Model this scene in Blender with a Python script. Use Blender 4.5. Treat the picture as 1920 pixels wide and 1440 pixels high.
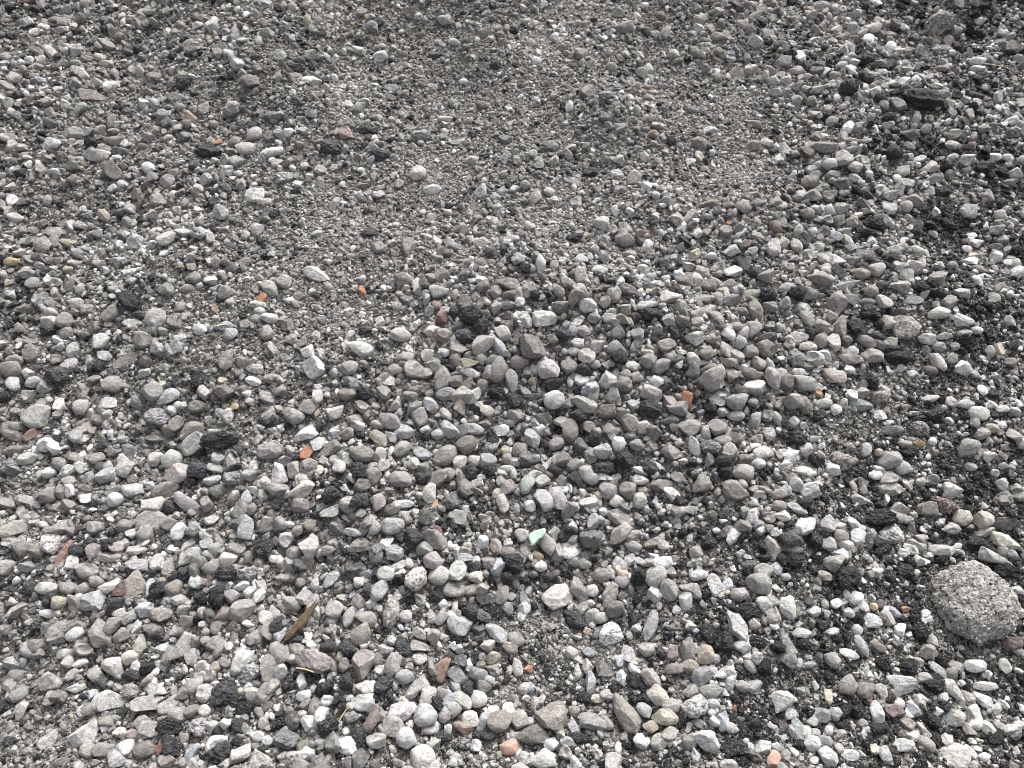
import bpy, math, random
import numpy as np

SC = bpy.context.scene
for _o in list(bpy.data.objects):
    bpy.data.objects.remove(_o, do_unlink=True)

# ------------------------------------------------------------------ camera, sky, sun, exposure
CAM_H, PITCH, HFOV = 1.5, math.radians(42.0), math.radians(67.0)
PW, PH = 1920.0, 1440.0
FPX = PW / 2 / math.tan(HFOV / 2)
cam_data = bpy.data.cameras.new("camera")
cam_data.sensor_width = 36.0
cam_data.angle = HFOV
cam_data.clip_start = 0.02
cam_data.clip_end = 500.0
cam = bpy.data.objects.new("camera", cam_data)
SC.collection.objects.link(cam)
cam.location = (0.0, 0.0, CAM_H)
cam.rotation_euler = (math.pi / 2 - PITCH, 0.0, 0.0)
SC.camera = cam

SUN_ELEV, SUN_AZ = math.radians(52.0), math.radians(28.0)      # azimuth clockwise from +Y (uphill)
world = bpy.data.worlds.new("World")
SC.world = world
world.use_nodes = True
_n = world.node_tree.nodes
_n.clear()
_sky = _n.new("ShaderNodeTexSky")
_sky.sky_type = 'NISHITA'
_sky.sun_disc = False
_sky.sun_elevation = SUN_ELEV
_sky.sun_rotation = SUN_AZ
_sky.dust_density = 6.0
_sky.air_density = 1.0
_hsv = _n.new("ShaderNodeHueSaturation")                       # overcast: the cloud cover takes the blue out
_hsv.inputs['Saturation'].default_value = 0.24
_bg = _n.new("ShaderNodeBackground")
_bg.inputs['Strength'].default_value = 0.09
_wo = _n.new("ShaderNodeOutputWorld")
world.node_tree.links.new(_sky.outputs[0], _hsv.inputs['Color'])
world.node_tree.links.new(_hsv.outputs[0], _bg.inputs['Color'])
world.node_tree.links.new(_bg.outputs[0], _wo.inputs['Surface'])

sun_data = bpy.data.lights.new("sun", 'SUN')
sun_data.energy = 1.5
sun_data.angle = math.radians(32.0)
sun_data.color = (1.0, 0.98, 0.985)
sun = bpy.data.objects.new("sun", sun_data)
SC.collection.objects.link(sun)
sun.rotation_euler = (math.pi / 2 - SUN_ELEV, 0.0, math.pi - SUN_AZ)   # lamp -Z points away from the sun
sun.location = (0, 0, 5)

SC.cycles.filter_width = 0.9
SC.view_settings.view_transform = 'Standard'
SC.view_settings.look = 'None'
SC.view_settings.exposure = 1.52
SC.view_settings.gamma = 1.0
SC.view_settings.use_curve_mapping = False

# ------------------------------------------------------------------ what lies where on the heap
# tile data: x,y,w,h[,ang],tones,shape   (pixels of a 3x enlargement of each ninth)
RAW = {
(0,0): """
515,545,140,75,-20,p,f|595,250,100,65,-20,g,a|1195,148,80,80,l,a|1340,365,90,75,l,a|1750,455,125,60,10,lw,a|1745,310,70,65,l,a
1065,658,78,58,-30,yo,a|915,645,70,65,lb,r|1010,605,70,50,20,dl,r|1145,615,65,75,g,a|1300,615,90,85,lb,a|1435,755,95,80,30,lp,r
1620,745,65,48,40,w,r|1230,800,35,50,70,o,c|295,805,85,70,w,a|405,850,90,32,-70,lp,f|545,875,150,80,10,l,a|680,855,100,60,d,a
625,960,110,100,gt,a|840,950,85,65,-40,w,r|975,975,75,65,g,a|1160,1015,75,85,lb,a|1380,840,110,80,l,a|1325,910,85,70,lb,a
1530,860,130,60,20,w,a|770,1095,65,70,tg,a|880,1130,75,75,g,r|980,1095,60,45,w,r|740,1175,80,55,l,a|1435,1100,105,80,w,a
85,1225,85,55,l,r|585,1215,85,60,-60,ty,r|1245,1200,80,90,wb,a|1440,1295,90,68,60,lb,a|1380,1325,50,50,l,r|330,1310,115,65,20,l,f
460,1270,90,50,g,a|760,1365,85,85,lb,a|940,1340,110,80,30,l,a|1025,1308,95,50,l,a|425,355,65,45,g,r|220,375,45,40,g,r
560,325,60,50,lg,r|590,360,65,45,yt,a|470,420,60,80,l,a|620,490,75,75,w,a|650,420,50,75,pg,a|870,435,95,45,g,a|1040,475,100,85,k,k
1000,545,130,60,g,f|1645,45,60,60,l,a|1500,190,80,70,g,a|1790,180,80,45,g,a|1670,385,100,60,k,k|1410,460,110,80,dg,a
1865,830,130,90,k,k|1170,850,150,75,k,k|1530,660,100,60,kd,k|625,690,110,55,85,gd,a|45,590,60,85,g,a|410,750,120,60,g,a
650,790,100,70,gt,a|835,775,85,60,gp,a|1045,770,80,60,gd,a|305,965,60,35,bw,r|310,380,45,45,d,r|1570,310,80,60,lb,a
1600,1005,120,80,dk,k|1125,1310,100,80,dk,k|240,1385,90,90,g,a|1785,1315,65,45,lb,a|440,1420,70,45,b,r|1205,700,55,45,g,r
1090,610,50,40,g,r|1715,935,60,40,l,r|1340,975,48,38,w,r|165,330,50,36,w,r|1300,325,38,50,b,r|700,715,40,30,b,r|480,330,50,40,t,a
""",
(640,0): """
580,110,75,65,-20,l,r|385,75,75,70,g,a|170,150,70,65,gb,a|140,95,35,30,y,a|640,240,65,45,-15,lw,r|790,195,85,60,20,g,a|765,228,35,50,l,r
1065,245,65,48,-60,gl,r|890,195,60,50,t,a|900,240,60,50,tg,a|220,320,85,70,30,wb,a|90,275,70,50,w,a|1100,340,60,45,10,w,r|1345,300,85,70,40,g,a
1235,270,60,50,gt,a|1525,380,72,52,-60,l,r|1690,415,75,70,l,a|1590,160,120,70,20,lg,a|1560,75,75,60,-30,lg,a|1665,95,45,65,yl,a|1820,195,60,60,l,a
1870,305,60,55,l,r|685,460,50,35,10,w,r|460,470,65,50,g,a|280,500,90,60,10,bd,f|1380,510,90,80,g,a|1285,600,70,45,75,w,r|1195,530,40,50,yl,a
795,600,75,65,dt,r|585,675,95,55,-5,l,r|30,748,95,80,-10,po,a|105,600,60,60,lb,a|355,525,50,40,p,a|150,730,110,80,k,k|440,760,110,80,kd,k
220,870,120,80,k,k|635,590,80,60,kd,k|720,680,50,40,tl,r|820,710,45,55,tg,r|920,785,80,60,gd,a|950,695,70,32,50,l,a|640,800,90,35,lb,a
1185,825,80,70,g,a|730,905,80,60,l,a|990,905,55,75,g,a|1110,930,60,45,l,a|1195,905,60,70,lt,a|1275,870,80,45,-60,g,a|430,975,92,90,l,r
510,1070,105,60,10,w,r|210,1095,75,55,lg,a|785,1080,70,90,lb,a|870,1110,60,45,b,a|900,1070,35,60,bl,a|1090,1115,95,60,70,l,a|1170,1080,65,60,l,a
875,1165,60,45,-20,wb,a|1320,1140,80,60,20,l,a|1715,1050,60,60,w,a|1835,1135,80,55,-20,l,r|1645,1000,80,90,gl,a|1560,900,70,60,lb,a|1750,752,60,45,po,a
1720,495,55,28,-25,ro,a|1485,665,70,55,db,a|600,1195,55,40,l,r|850,1245,75,60,l,a|690,1295,65,70,gl,a|770,1220,55,30,l,a|1060,1275,60,58,l,r
950,1345,100,50,10,wb,a|1145,1310,50,65,p,a|640,1385,48,38,-20,b,r|370,1390,115,80,75,g,a|210,1390,65,70,lp,a|155,1310,100,70,k,k
1470,1255,130,80,-30,l,a|1535,1185,40,60,w,a|1520,1290,65,45,25,lp,a|1595,1350,110,80,-15,g,r|1600,1275,80,50,wb,a|1720,1385,60,75,w,a
1880,1235,80,80,gl,a|1310,1345,100,60,k,k|1420,1405,60,70,gl,r|1105,1390,55,65,g,a|1490,540,90,55,kd,k|555,1395,90,25,-60,g,f|540,240,45,32,b,r
870,155,60,30,l,r|430,95,60,45,d,k|520,320,80,50,k,k|865,375,80,60,k,k|1405,970,100,80,k,k|1330,1010,40,60,g,a|1660,620,50,60,lg,a|1085,135,50,40,l,r
""",
(1280,0): """
405,95,110,55,45,tn,f|375,165,60,60,gp,a|100,115,100,75,25,g,a|85,45,50,60,g,a|200,205,90,50,gt,a|780,35,100,60,-10,lb,f|720,50,60,28,-30,yo,a
980,75,55,45,20,lb,r|410,235,100,70,-45,wb,a|540,250,75,42,20,gd,r|200,290,50,50,tg,r|480,185,70,50,bl,a|1075,160,95,60,20,ly,r|1010,185,75,35,25,bl,r
1095,110,50,35,l,a|905,290,85,58,40,lb,a|1540,170,65,58,bl,r|1675,120,60,45,-10,wy,r|1450,140,160,135,dg,m|1435,218,60,30,-40,oy,a|1245,155,60,50,l,a
570,350,75,65,lg,a|310,410,100,65,-10,gp,f|385,390,75,65,l,a|485,400,60,60,pt,a|690,295,45,38,p,r|965,355,60,65,bl,a|895,370,70,50,l,a|1055,420,110,38,0,lb,f
1110,360,70,50,g,a|1250,360,55,50,lb,a|1200,285,60,50,l,a|1660,345,90,48,w,r|1660,385,80,38,wl,r|1890,335,60,60,lp,a|855,425,65,50,gl,r|510,455,75,55,wb,a
520,522,75,50,l,r|640,565,65,65,lg,a|725,570,65,60,gt,r|760,505,70,45,l,a|700,430,65,35,l,r|1080,520,65,65,w,a|1100,470,60,40,p,a|1185,470,75,55,l,a
1360,560,260,120,-15,k,k|1210,585,100,62,-15,lb,a|1090,630,55,32,-20,b,r|890,605,65,35,l,a|840,685,68,64,tl,r|790,662,40,22,w,a|50,622,70,46,-15,db,r
1315,670,90,45,75,wb,a|1370,725,80,55,40,g,a|1275,760,110,60,kd,k|155,730,80,55,20,wb,a|95,880,70,50,-50,yw,a|95,815,95,80,gl,a|400,695,110,45,-15,gt,a
385,820,100,65,g,a|470,805,75,55,l,a|580,840,90,65,l,a|810,830,150,70,g,a|940,785,85,24,-5,yw,f|1530,755,80,60,l,a|1515,815,80,55,lp,a|1275,820,75,38,-40,w,a
1330,895,78,42,30,l,a|1270,880,60,40,-20,w,a|1745,885,85,50,w,a|1830,890,70,45,-10,wl,r|1600,905,85,70,wl,a|1520,885,60,45,l,r|1630,820,45,55,rp,a
1180,860,100,90,k,k|1390,945,110,60,12,l,a|905,890,100,90,l,a|830,930,90,80,l,a|755,930,50,52,bl,r|720,955,70,55,l,a|1020,905,65,50,-30,yw,a|970,940,80,70,lg,a
1235,965,75,55,w,a|1050,980,45,45,bw,r|965,1000,55,50,wl,a|1255,1030,70,60,l,a|1870,975,85,65,w,a|1850,1022,80,45,lt,a|715,1020,100,75,20,gt,r|840,985,75,50,g,r
895,1035,85,80,kd,k|780,1055,80,45,15,gl,a|830,1105,90,70,g,a|730,1100,90,80,g,a|1410,1010,110,55,15,bd,a|1460,1080,100,60,k,k|1170,1100,80,60,lg,a
1220,1075,60,60,bl,a|1300,1130,100,75,-10,gp,a|1020,1150,90,50,-35,dg,a|1170,1155,35,25,o,c|170,1145,100,45,-10,tg,a|260,1155,65,40,g,r|340,1170,80,80,g,a
520,1140,70,55,30,ln,a|420,1145,80,70,dk,k|815,1185,75,65,wb,r|890,1180,80,75,lg,a|700,1200,80,65,gp,r|745,1172,50,50,l,a|655,1158,80,30,l,f|1600,1190,85,80,wl,a
1425,1195,60,45,60,wp,a|530,1275,85,65,-35,rp,a|80,1315,60,55,w,a|240,1300,75,70,gl,a|425,1330,75,50,lg,a|795,1290,68,28,-20,y,f|650,1300,60,70,lg,a
945,1255,75,65,gl,a|875,1245,65,75,g,a|555,1355,40,42,o,c|515,1395,95,80,60,lw,a|640,1385,85,58,-60,l,r|820,1345,75,60,l,a|1410,1315,60,42,-30,yw,r
1230,1395,70,55,lt,r|1245,1350,55,32,wb,a|1620,1330,65,45,w,a|1580,1355,50,38,pr,a|965,1390,95,48,20,db,a|275,1410,90,60,20,wb,a|760,1390,65,60,ln,a
365,1375,55,38,rt,a|1080,1260,120,80,k,k|1600,1400,60,45,w,r|930,490,110,100,k,k|740,395,110,50,dg,a|1160,195,80,45,g,a|1850,680,80,60,wb,a
1020,330,110,80,k,k|1480,930,60,70,k,k|1700,940,110,70,k,k|1640,540,90,60,k,k|160,1440,60,40,w,r|1330,130,50,55,yl,a|260,1260,40,40,o,a|90,160,60,50,wl,a
""",
(0,480): """
65,32,80,45,5,y,r|430,40,90,40,-5,l,f|670,35,80,75,lb,a|275,140,65,50,-20,w,a|395,170,85,45,70,tg,a|365,365,85,90,gl,r|280,368,100,70,-20,wy,a|220,250,85,68,lb,a
490,300,75,62,30,gl,a|625,320,115,75,55,gt,a|735,90,85,45,25,wn,a|745,375,100,42,0,wl,f|880,360,130,98,65,l,a|990,365,90,100,gd,a|930,190,100,80,g,a|1095,120,75,75,g,a
1050,180,80,45,gp,r|1260,205,85,68,70,tl,r|1015,285,50,60,gl,r|1520,180,112,72,-35,lt,r|1595,145,85,78,l,r|1470,242,75,45,55,o,c|1205,300,66,42,-65,op,a
1520,350,100,60,5,lw,r|1785,105,150,75,-15,wl,a|730,260,160,90,-15,k,k|790,335,90,55,k,k|650,185,80,42,gl,r|1500,430,70,85,gl,r|1300,440,68,62,wg,r|1255,400,108,60,20,nb,a
1125,415,75,58,lw,r|1460,310,58,42,l,r|560,480,95,78,50,wl,r|800,475,100,95,g,a|885,525,105,80,-65,bg,a|985,510,85,75,bl,a|1010,460,70,40,bw,a|720,585,155,62,25,gt,f
590,560,85,50,-25,wp,a|395,605,80,60,15,lb,f|340,510,40,50,bw,r|1280,580,130,80,60,lg,a|1730,535,80,75,w,a|1765,630,112,108,-30,w,a|1425,705,88,46,-18,w,r|190,710,82,60,15,b,r
630,720,105,88,pt,r|320,670,120,95,k,k|850,755,115,110,gl,a|945,790,125,75,22,wb,a|1260,775,110,100,dp,a|615,825,105,60,12,wy,a|770,825,85,60,-75,bd,a|455,850,82,80,l,r
575,870,60,48,nl,r|970,865,60,48,-50,wb,r|1110,845,85,65,tg,r|1575,760,80,60,gp,a|1500,800,80,80,gl,a|1530,690,90,55,t,a|205,905,140,130,lg,a|1280,900,68,85,wy,a
1500,860,70,48,lb,a|1565,860,45,45,yt,a|1740,850,110,85,gl,a|990,945,80,88,gp,a|1075,990,135,100,20,tg,a|895,905,140,90,kd,k|100,960,80,50,-5,tg,r|75,1010,110,58,-10,td,r
170,1010,85,62,40,op,a|880,1025,110,48,5,dt,a|1085,1060,140,95,45,ln,a|1250,1040,220,90,k,k|430,1020,75,70,bl,a|255,1060,85,80,w,a|75,1095,112,55,10,td,r|155,1140,110,68,ln,r
720,1095,75,70,bd,a|690,1030,60,42,bl,a|1720,1005,125,80,35,w,a|1780,1060,80,75,wb,a|1730,1105,95,65,50,o,c|1520,1090,130,100,lg,a|970,1145,108,104,wl,r|875,1145,78,78,lp,r
530,1140,110,60,15,lg,a|705,1195,95,110,lg,a|1300,1155,85,55,-75,p,a|1230,1145,75,55,bg,r|1110,1205,110,90,k,k|60,1185,110,90,kd,k|600,1235,120,90,bg,a|1000,1235,140,110,50,lp,a
1570,1230,120,90,-75,wl,a|1650,1200,90,80,45,lt,a|1210,1195,85,55,l,a|1410,1230,90,70,bg,a|1190,1260,100,58,15,lb,a|1310,1250,100,80,dk,k|750,1320,115,78,ln,a|930,1315,142,85,18,gt,a
840,1290,65,50,bl,a|1560,1310,130,75,-12,gl,r|1700,1320,150,82,22,ly,a|645,1370,82,76,wl,r|270,1345,85,85,g,r|385,1270,75,65,tl,r|475,1365,75,58,w,a|345,1325,60,80,g,r
860,1400,110,95,wp,a|1050,1390,155,72,-42,wp,r|1385,1360,85,55,-70,bl,r|1220,1330,100,80,dg,a|30,1390,100,60,gl,a|150,1375,90,60,gl,a|960,1410,80,70,k,k|1860,1340,100,90,k,k
1690,1400,100,80,g,r|1440,1320,75,50,l,a|480,1310,90,55,dg,a|515,1270,50,60,pr,a|1440,640,80,60,dk,k|1360,600,80,65,g,a|1630,250,50,38,w,r|1660,270,60,40,-35,p,a
1810,360,45,50,b,a|1055,230,30,30,yp,r|150,100,90,60,g,a|140,300,85,55,g,a|60,640,100,90,g,r|80,590,90,60,g,r|160,790,80,70,gl,a|270,420,80,60,k,k|1640,470,70,60,lg,a
1000,840,45,45,w,r|1030,840,40,40,w,r|480,930,100,28,20,g,f|560,920,85,60,g,a|1320,850,50,40,y,a|1200,750,30,40,r,a|1880,880,90,80,l,a|1650,900,120,90,gl,a|840,430,90,70,d,a
""",
(640,480): """
350,135,112,80,-12,pt,a|560,108,105,68,30,tg,a|1120,52,112,56,82,w,r|940,165,130,82,-12,gt,a|870,205,66,74,p,r|1005,220,85,58,75,l,r|795,170,85,75,g,a|545,205,105,72,-8,gl,a
1342,105,95,70,-70,l,a|1452,82,90,64,lw,a|1225,195,85,52,-50,g,r|120,205,90,36,-65,o,c|690,250,75,70,dg,a|370,250,85,60,db,a|315,285,65,55,gl,a|535,280,50,58,po,r|495,310,55,65,bg,a
590,305,70,48,gl,a|1320,240,105,85,60,gt,a|1530,215,75,95,gl,a|1610,190,108,62,-20,gd,a|1382,280,98,78,-20,w,a|1718,275,118,52,10,wt,a|1845,228,122,74,15,wy,a|1745,115,60,42,bw,r
1825,125,50,36,w,r|1710,168,65,45,-10,db,r|1140,350,136,84,5,wl,a|1230,285,95,75,g,a|1420,352,70,56,bl,r|1600,310,55,75,lg,a|1840,360,75,70,bl,a|1495,350,60,55,wl,a|810,340,60,70,g,a
730,335,130,95,k,k|790,400,90,80,k,k|690,450,90,80,k,k|330,445,106,74,l,r|100,522,146,78,-10,wn,r|570,450,100,85,tp,a|640,490,90,58,-75,lg,r|790,490,140,100,35,l,a|910,435,88,76,-40,wy,r
888,510,105,58,-55,wb,r|1062,510,170,125,-50,pd,a|1190,467,60,48,tl,r|1325,490,70,50,w,a|1310,535,68,50,20,l,r|1440,510,80,75,gl,a|1550,520,110,90,gl,a|1380,565,95,88,lg,a|355,575,96,74,gl,r
580,545,70,62,bl,a|640,585,90,62,75,tg,r|710,600,115,62,28,t,a|845,585,82,48,25,dn,r|885,640,140,92,70,gp,r|410,640,104,96,ly,a|45,630,95,82,lp,r|300,640,90,60,g,r|515,620,80,80,g,a
728,655,105,55,-18,wb,a|1160,640,130,108,-38,lw,a|955,705,132,72,-85,lp,a|245,685,102,56,15,tg,r|570,690,135,85,65,gt,a|640,705,90,65,gd,a|700,735,115,48,55,tg,f|738,785,105,72,50,wn,a
790,735,80,58,75,gt,r|590,775,112,70,5,bg,r|870,765,95,72,k,k|1190,722,104,76,k,k|1030,765,90,48,-30,gb,a|1050,655,50,28,-5,w,r|1075,705,52,46,ty,r|1500,702,92,85,-50,wl,a
1420,610,75,46,nl,r|1510,605,55,45,b,r|1640,620,80,58,wl,a|1730,590,85,80,g,r|1800,618,105,75,15,gl,a|1590,722,85,80,pd,a|1660,680,75,58,lg,a|1780,715,60,75,wb,r|1890,580,90,50,dg,r
975,805,100,85,-60,k,k|1195,810,112,95,20,wb,r|1365,835,142,88,-22,lg,a|1540,795,100,85,-40,gl,a|1742,778,112,92,-20,lg,a|1400,745,95,80,kb,k|1645,835,80,52,w,a|1735,862,130,95,k,k
1885,858,112,80,gl,a|240,768,80,74,gl,a|125,855,112,56,-38,tl,a|130,770,90,70,k,k|500,835,95,70,-45,bl,a|440,905,105,85,-70,lg,a|675,845,76,72,-30,ty,a|820,872,80,64,ly,a
272,928,122,84,-25,lg,r|80,920,82,62,15,lt,a|355,990,106,74,5,lb,r|212,1025,115,70,-50,yp,a|205,948,75,48,gp,r|735,972,126,62,-15,lb,r|890,982,100,66,wb,a|605,975,110,70,-50,lb,a
1287,985,132,85,88,tg,r|1390,962,84,66,lt,a|1145,945,42,42,w,r|1145,990,42,38,w,r|1075,1025,112,80,-70,lb,a|1205,1055,100,72,15,pg,r|705,1062,118,92,35,td,r|120,1115,136,88,-8,tg,r
215,1118,72,82,lp,r|340,1085,95,70,45,lp,r|455,1110,95,74,bl,a|585,1125,138,95,40,gp,r|667,1157,80,72,wy,r|747,1150,75,58,-15,wy,r|825,1150,95,75,bp,r|922,1095,50,54,yt,r
1465,1100,100,80,20,wb,a|1560,1060,70,85,w,r|1520,980,90,74,gp,a|1570,890,95,72,dg,a|1700,962,96,74,wy,a|1845,925,98,48,15,bd,a|1660,1065,75,66,gl,r|1590,1150,110,105,k,k
1760,1000,80,95,dt,a|1780,1190,100,45,-30,wb,f|1310,1175,88,62,30,gp,r|1040,1140,100,80,dk,k|840,1080,95,65,dk,k|100,1210,105,90,k,k|405,1165,66,66,wn,r|185,1240,78,95,tg,r
330,1255,120,92,lp,a|600,1230,76,70,gp,r|470,1240,100,80,k,k|725,1215,88,85,k,k|935,1197,76,42,l,r|1480,1190,120,68,k,k|1480,1240,92,38,w,a|500,1332,112,80,70,wy,a
525,1400,66,32,75,oy,c|350,1395,108,48,bw,r|205,1380,88,85,50,pl,a|120,1290,90,75,gd,a|100,1370,110,100,k,k|615,1380,100,90,kd,k|760,1280,72,46,20,wl,a|900,1270,60,68,gl,a
880,1335,75,52,40,yl,a|907,1392,100,72,85,ly,a|1217,1370,140,94,-62,lb,r|1140,1375,122,88,-75,lb,a|1060,1405,62,60,w,r|1240,1265,104,56,-22,gt,f|1500,1320,94,90,pb,r|1610,1320,90,92,gl,r
1550,1380,80,78,l,r|1680,1375,90,76,80,l,r|1390,1385,104,58,25,wy,a|1865,1345,115,62,-38,wy,a|1810,1290,140,68,gt,a|1680,1260,90,58,l,a|1410,1255,72,62,gl,r|1305,1405,70,50,-25,bl,a
470,150,70,70,d,a|1250,150,50,60,g,a|1485,255,65,75,tg,a|1360,640,90,80,k,k|1250,440,90,80,k,k|1560,560,90,90,k,k|1750,330,110,70,k,k|1330,900,100,80,k,k|60,720,80,80,kd,k
30,1000,80,70,tg,r|990,1010,50,50,k,k|830,650,60,70,l,a|1870,965,50,50,t,r|1200,1210,80,70,k,k|1350,1070,80,90,kd,k|980,220,30,40,n,r|820,260,40,40,yn,r|935,275,110,60,kd,k
1280,620,90,70,-15,pg,r|430,750,90,60,g,a|470,745,60,60,g,a|1130,900,60,45,g,r|1830,500,100,70,g,a|1550,430,80,80,g,a|1350,420,100,60,lg,a|545,1000,75,60,l,r|1000,330,60,40,l,a
""",
(1280,480): """
20,820,112,58,80,o,c|870,20,82,60,wl,a|955,25,95,60,tl,a|810,65,55,48,l,r|1005,100,96,62,-20,tp,r|1095,80,102,74,15,lp,r|785,130,140,88,10,lg,a|280,90,95,68,30,w,a
470,115,96,70,15,gp,a|260,155,80,50,l,a|575,180,80,54,15,lg,r|700,205,115,80,-15,pg,a|385,215,112,56,15,tl,a|305,195,48,55,bw,r|140,165,90,62,lt,a|120,245,112,56,10,lt,a|640,210,100,80,k,k
480,215,88,78,k,k|270,250,100,68,bd,a|872,262,130,102,55,pg,a|945,245,92,66,gb,a|1040,258,88,46,-5,db,r|1128,260,100,66,-45,yw,r|1060,200,76,70,gt,r|930,170,140,58,10,bl,a
1225,175,104,70,lg,a|1290,245,114,50,-8,nl,f|1442,320,118,66,12,wy,r|1500,260,86,80,lg,a|1440,130,96,80,gl,a|1745,235,70,60,tl,a|1570,370,122,78,-15,wb,a|1582,435,76,44,w,r
1650,420,66,44,w,r|1365,467,86,60,wl,a|1465,450,86,40,10,wy,a|1440,510,72,52,lg,a|1840,370,72,48,-70,l,r|1160,372,82,74,ly,a|1250,405,160,130,tg,m|1530,510,50,45,b,r
412,310,118,72,-72,gt,r|335,312,85,52,-30,g,r|150,310,92,60,20,lg,a|495,285,80,56,gl,a|575,265,60,70,gl,a|702,350,98,66,-65,lt,r|790,395,106,74,-8,lg,a|892,400,110,85,50,gl,a
545,400,50,58,bw,r|390,410,110,80,50,gl,r|65,467,104,74,8,wl,a|165,465,106,58,-12,lt,a|260,440,90,78,-65,wb,a|325,490,66,78,lb,r|475,455,104,50,d,a|650,455,112,66,12,pw,f
690,512,82,54,25,ly,r|780,475,76,80,gp,r|850,480,105,85,60,lp,a|1035,482,112,62,-25,gt,r|920,470,55,50,g,a|1065,562,122,74,8,lg,a|1120,492,92,58,-40,bl,a|950,582,120,60,-8,gl,a
730,577,122,82,-8,wl,a|640,577,92,98,kd,k|470,525,115,85,-15,gt,a|385,540,80,68,gl,r|300,560,88,72,-25,gl,a|60,590,98,64,-60,l,r|135,545,70,70,tg,r|430,600,76,80,lg,a|1200,577,160,80,-8,k,k
177,698,150,120,32,lp,a|285,672,80,92,gp,a|385,662,96,64,gt,r|405,738,120,92,38,lw,a|510,692,135,80,-75,l,a|587,710,98,66,80,gd,r|650,655,82,44,wl,r|687,717,128,78,-12,ln,a
755,770,52,48,or,c|847,677,132,74,-22,ly,a|935,640,60,55,wl,a|1435,600,110,66,-55,wt,r|1392,640,72,46,-15,pr,r|1575,632,88,84,w,a|1640,665,60,48,-35,b,a|1510,575,60,60,l,a
1290,667,60,50,wb,a|1680,570,55,26,-20,w,f|1845,600,66,58,t,r|1000,777,96,72,lg,a|1110,797,112,82,td,m|1100,735,50,40,yl,a|615,822,128,98,-15,lt,a|692,840,90,70,80,tg,r
790,832,92,54,8,lw,r|862,865,60,58,w,r|1002,840,132,58,-18,bn,a|310,817,116,102,bg,a|300,898,92,56,5,wp,r|228,880,70,58,-40,l,a|195,967,105,90,-15,gl,r|45,967,112,92,30,gl,a
65,1075,115,66,-68,bl,a|222,1037,102,58,8,lp,r|160,1075,110,80,kd,k|480,1000,76,72,wl,a|447,1110,102,72,10,lw,a|640,1020,104,100,k,k|622,935,60,66,wb,a|535,920,90,48,-55,l,a
690,1090,70,74,wl,r|342,1212,108,80,-20,lg,r|345,1145,80,66,gt,r|425,1170,76,56,bw,r|575,1185,82,66,wl,a|240,1150,100,80,k,k|295,1318,135,102,-20,gp,a|110,1290,108,82,60,gp,a
712,1320,114,82,12,wb,a|690,1215,112,56,-10,wl,a|540,1340,84,56,15,pg,r|645,1420,114,56,-22,bg,a|545,1405,82,58,tp,r|1030,1090,76,50,78,wp,r|1102,1105,46,42,yt,r
1160,1145,126,96,25,lg,a|1232,1192,95,80,-40,bl,a|1150,1255,98,74,25,lg,a|1165,1310,122,76,15,lp,a|1340,1270,56,46,yw,r|1412,1245,52,34,-15,w,r|1245,1057,76,42,tl,r
1325,1055,62,44,y,a|1602,1080,118,92,25,lg,a|1680,1000,84,60,10,tl,r|1740,970,66,52,yt,r|1665,885,104,74,-8,wl,r|1595,835,76,54,wb,a|1870,875,62,58,wt,r|1800,860,66,42,wy,r
1390,802,90,42,15,wy,a|1870,1010,88,76,lg,a|1510,1320,112,90,wl,a|1367,1420,122,76,tg,a|1210,1420,102,66,10,l,a|1480,1398,112,86,rd,m|1840,1190,56,38,b,a|1790,1290,66,78,l,a
1720,1130,60,60,wy,a|1620,1185,62,46,wt,r|962,1300,62,36,-70,yt,r|1330,970,94,80,dg,m|1180,980,110,58,dn,a|915,1150,144,104,td,m|1270,1100,90,80,k,k|1890,1350,82,56,lt,a
970,400,90,90,k,k|1040,310,90,80,k,k|1050,700,100,90,k,k|750,1150,90,80,k,k|1340,170,80,70,k,k|1580,470,90,60,k,k|1420,900,90,80,k,k|1740,780,70,60,k,k|1600,1310,70,70,k,k|760,900,80,60,k,k
960,850,60,30,-60,b,a|480,900,60,60,lg,a|700,620,90,40,dg,a|560,660,60,60,l,a|1010,640,40,60,80,pr,a|260,600,90,60,g,a|140,635,110,55,10,gt,a|1510,820,60,70,l,a|1170,490,60,60,ly,a|55,640,70,90,db,a
""",
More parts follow.
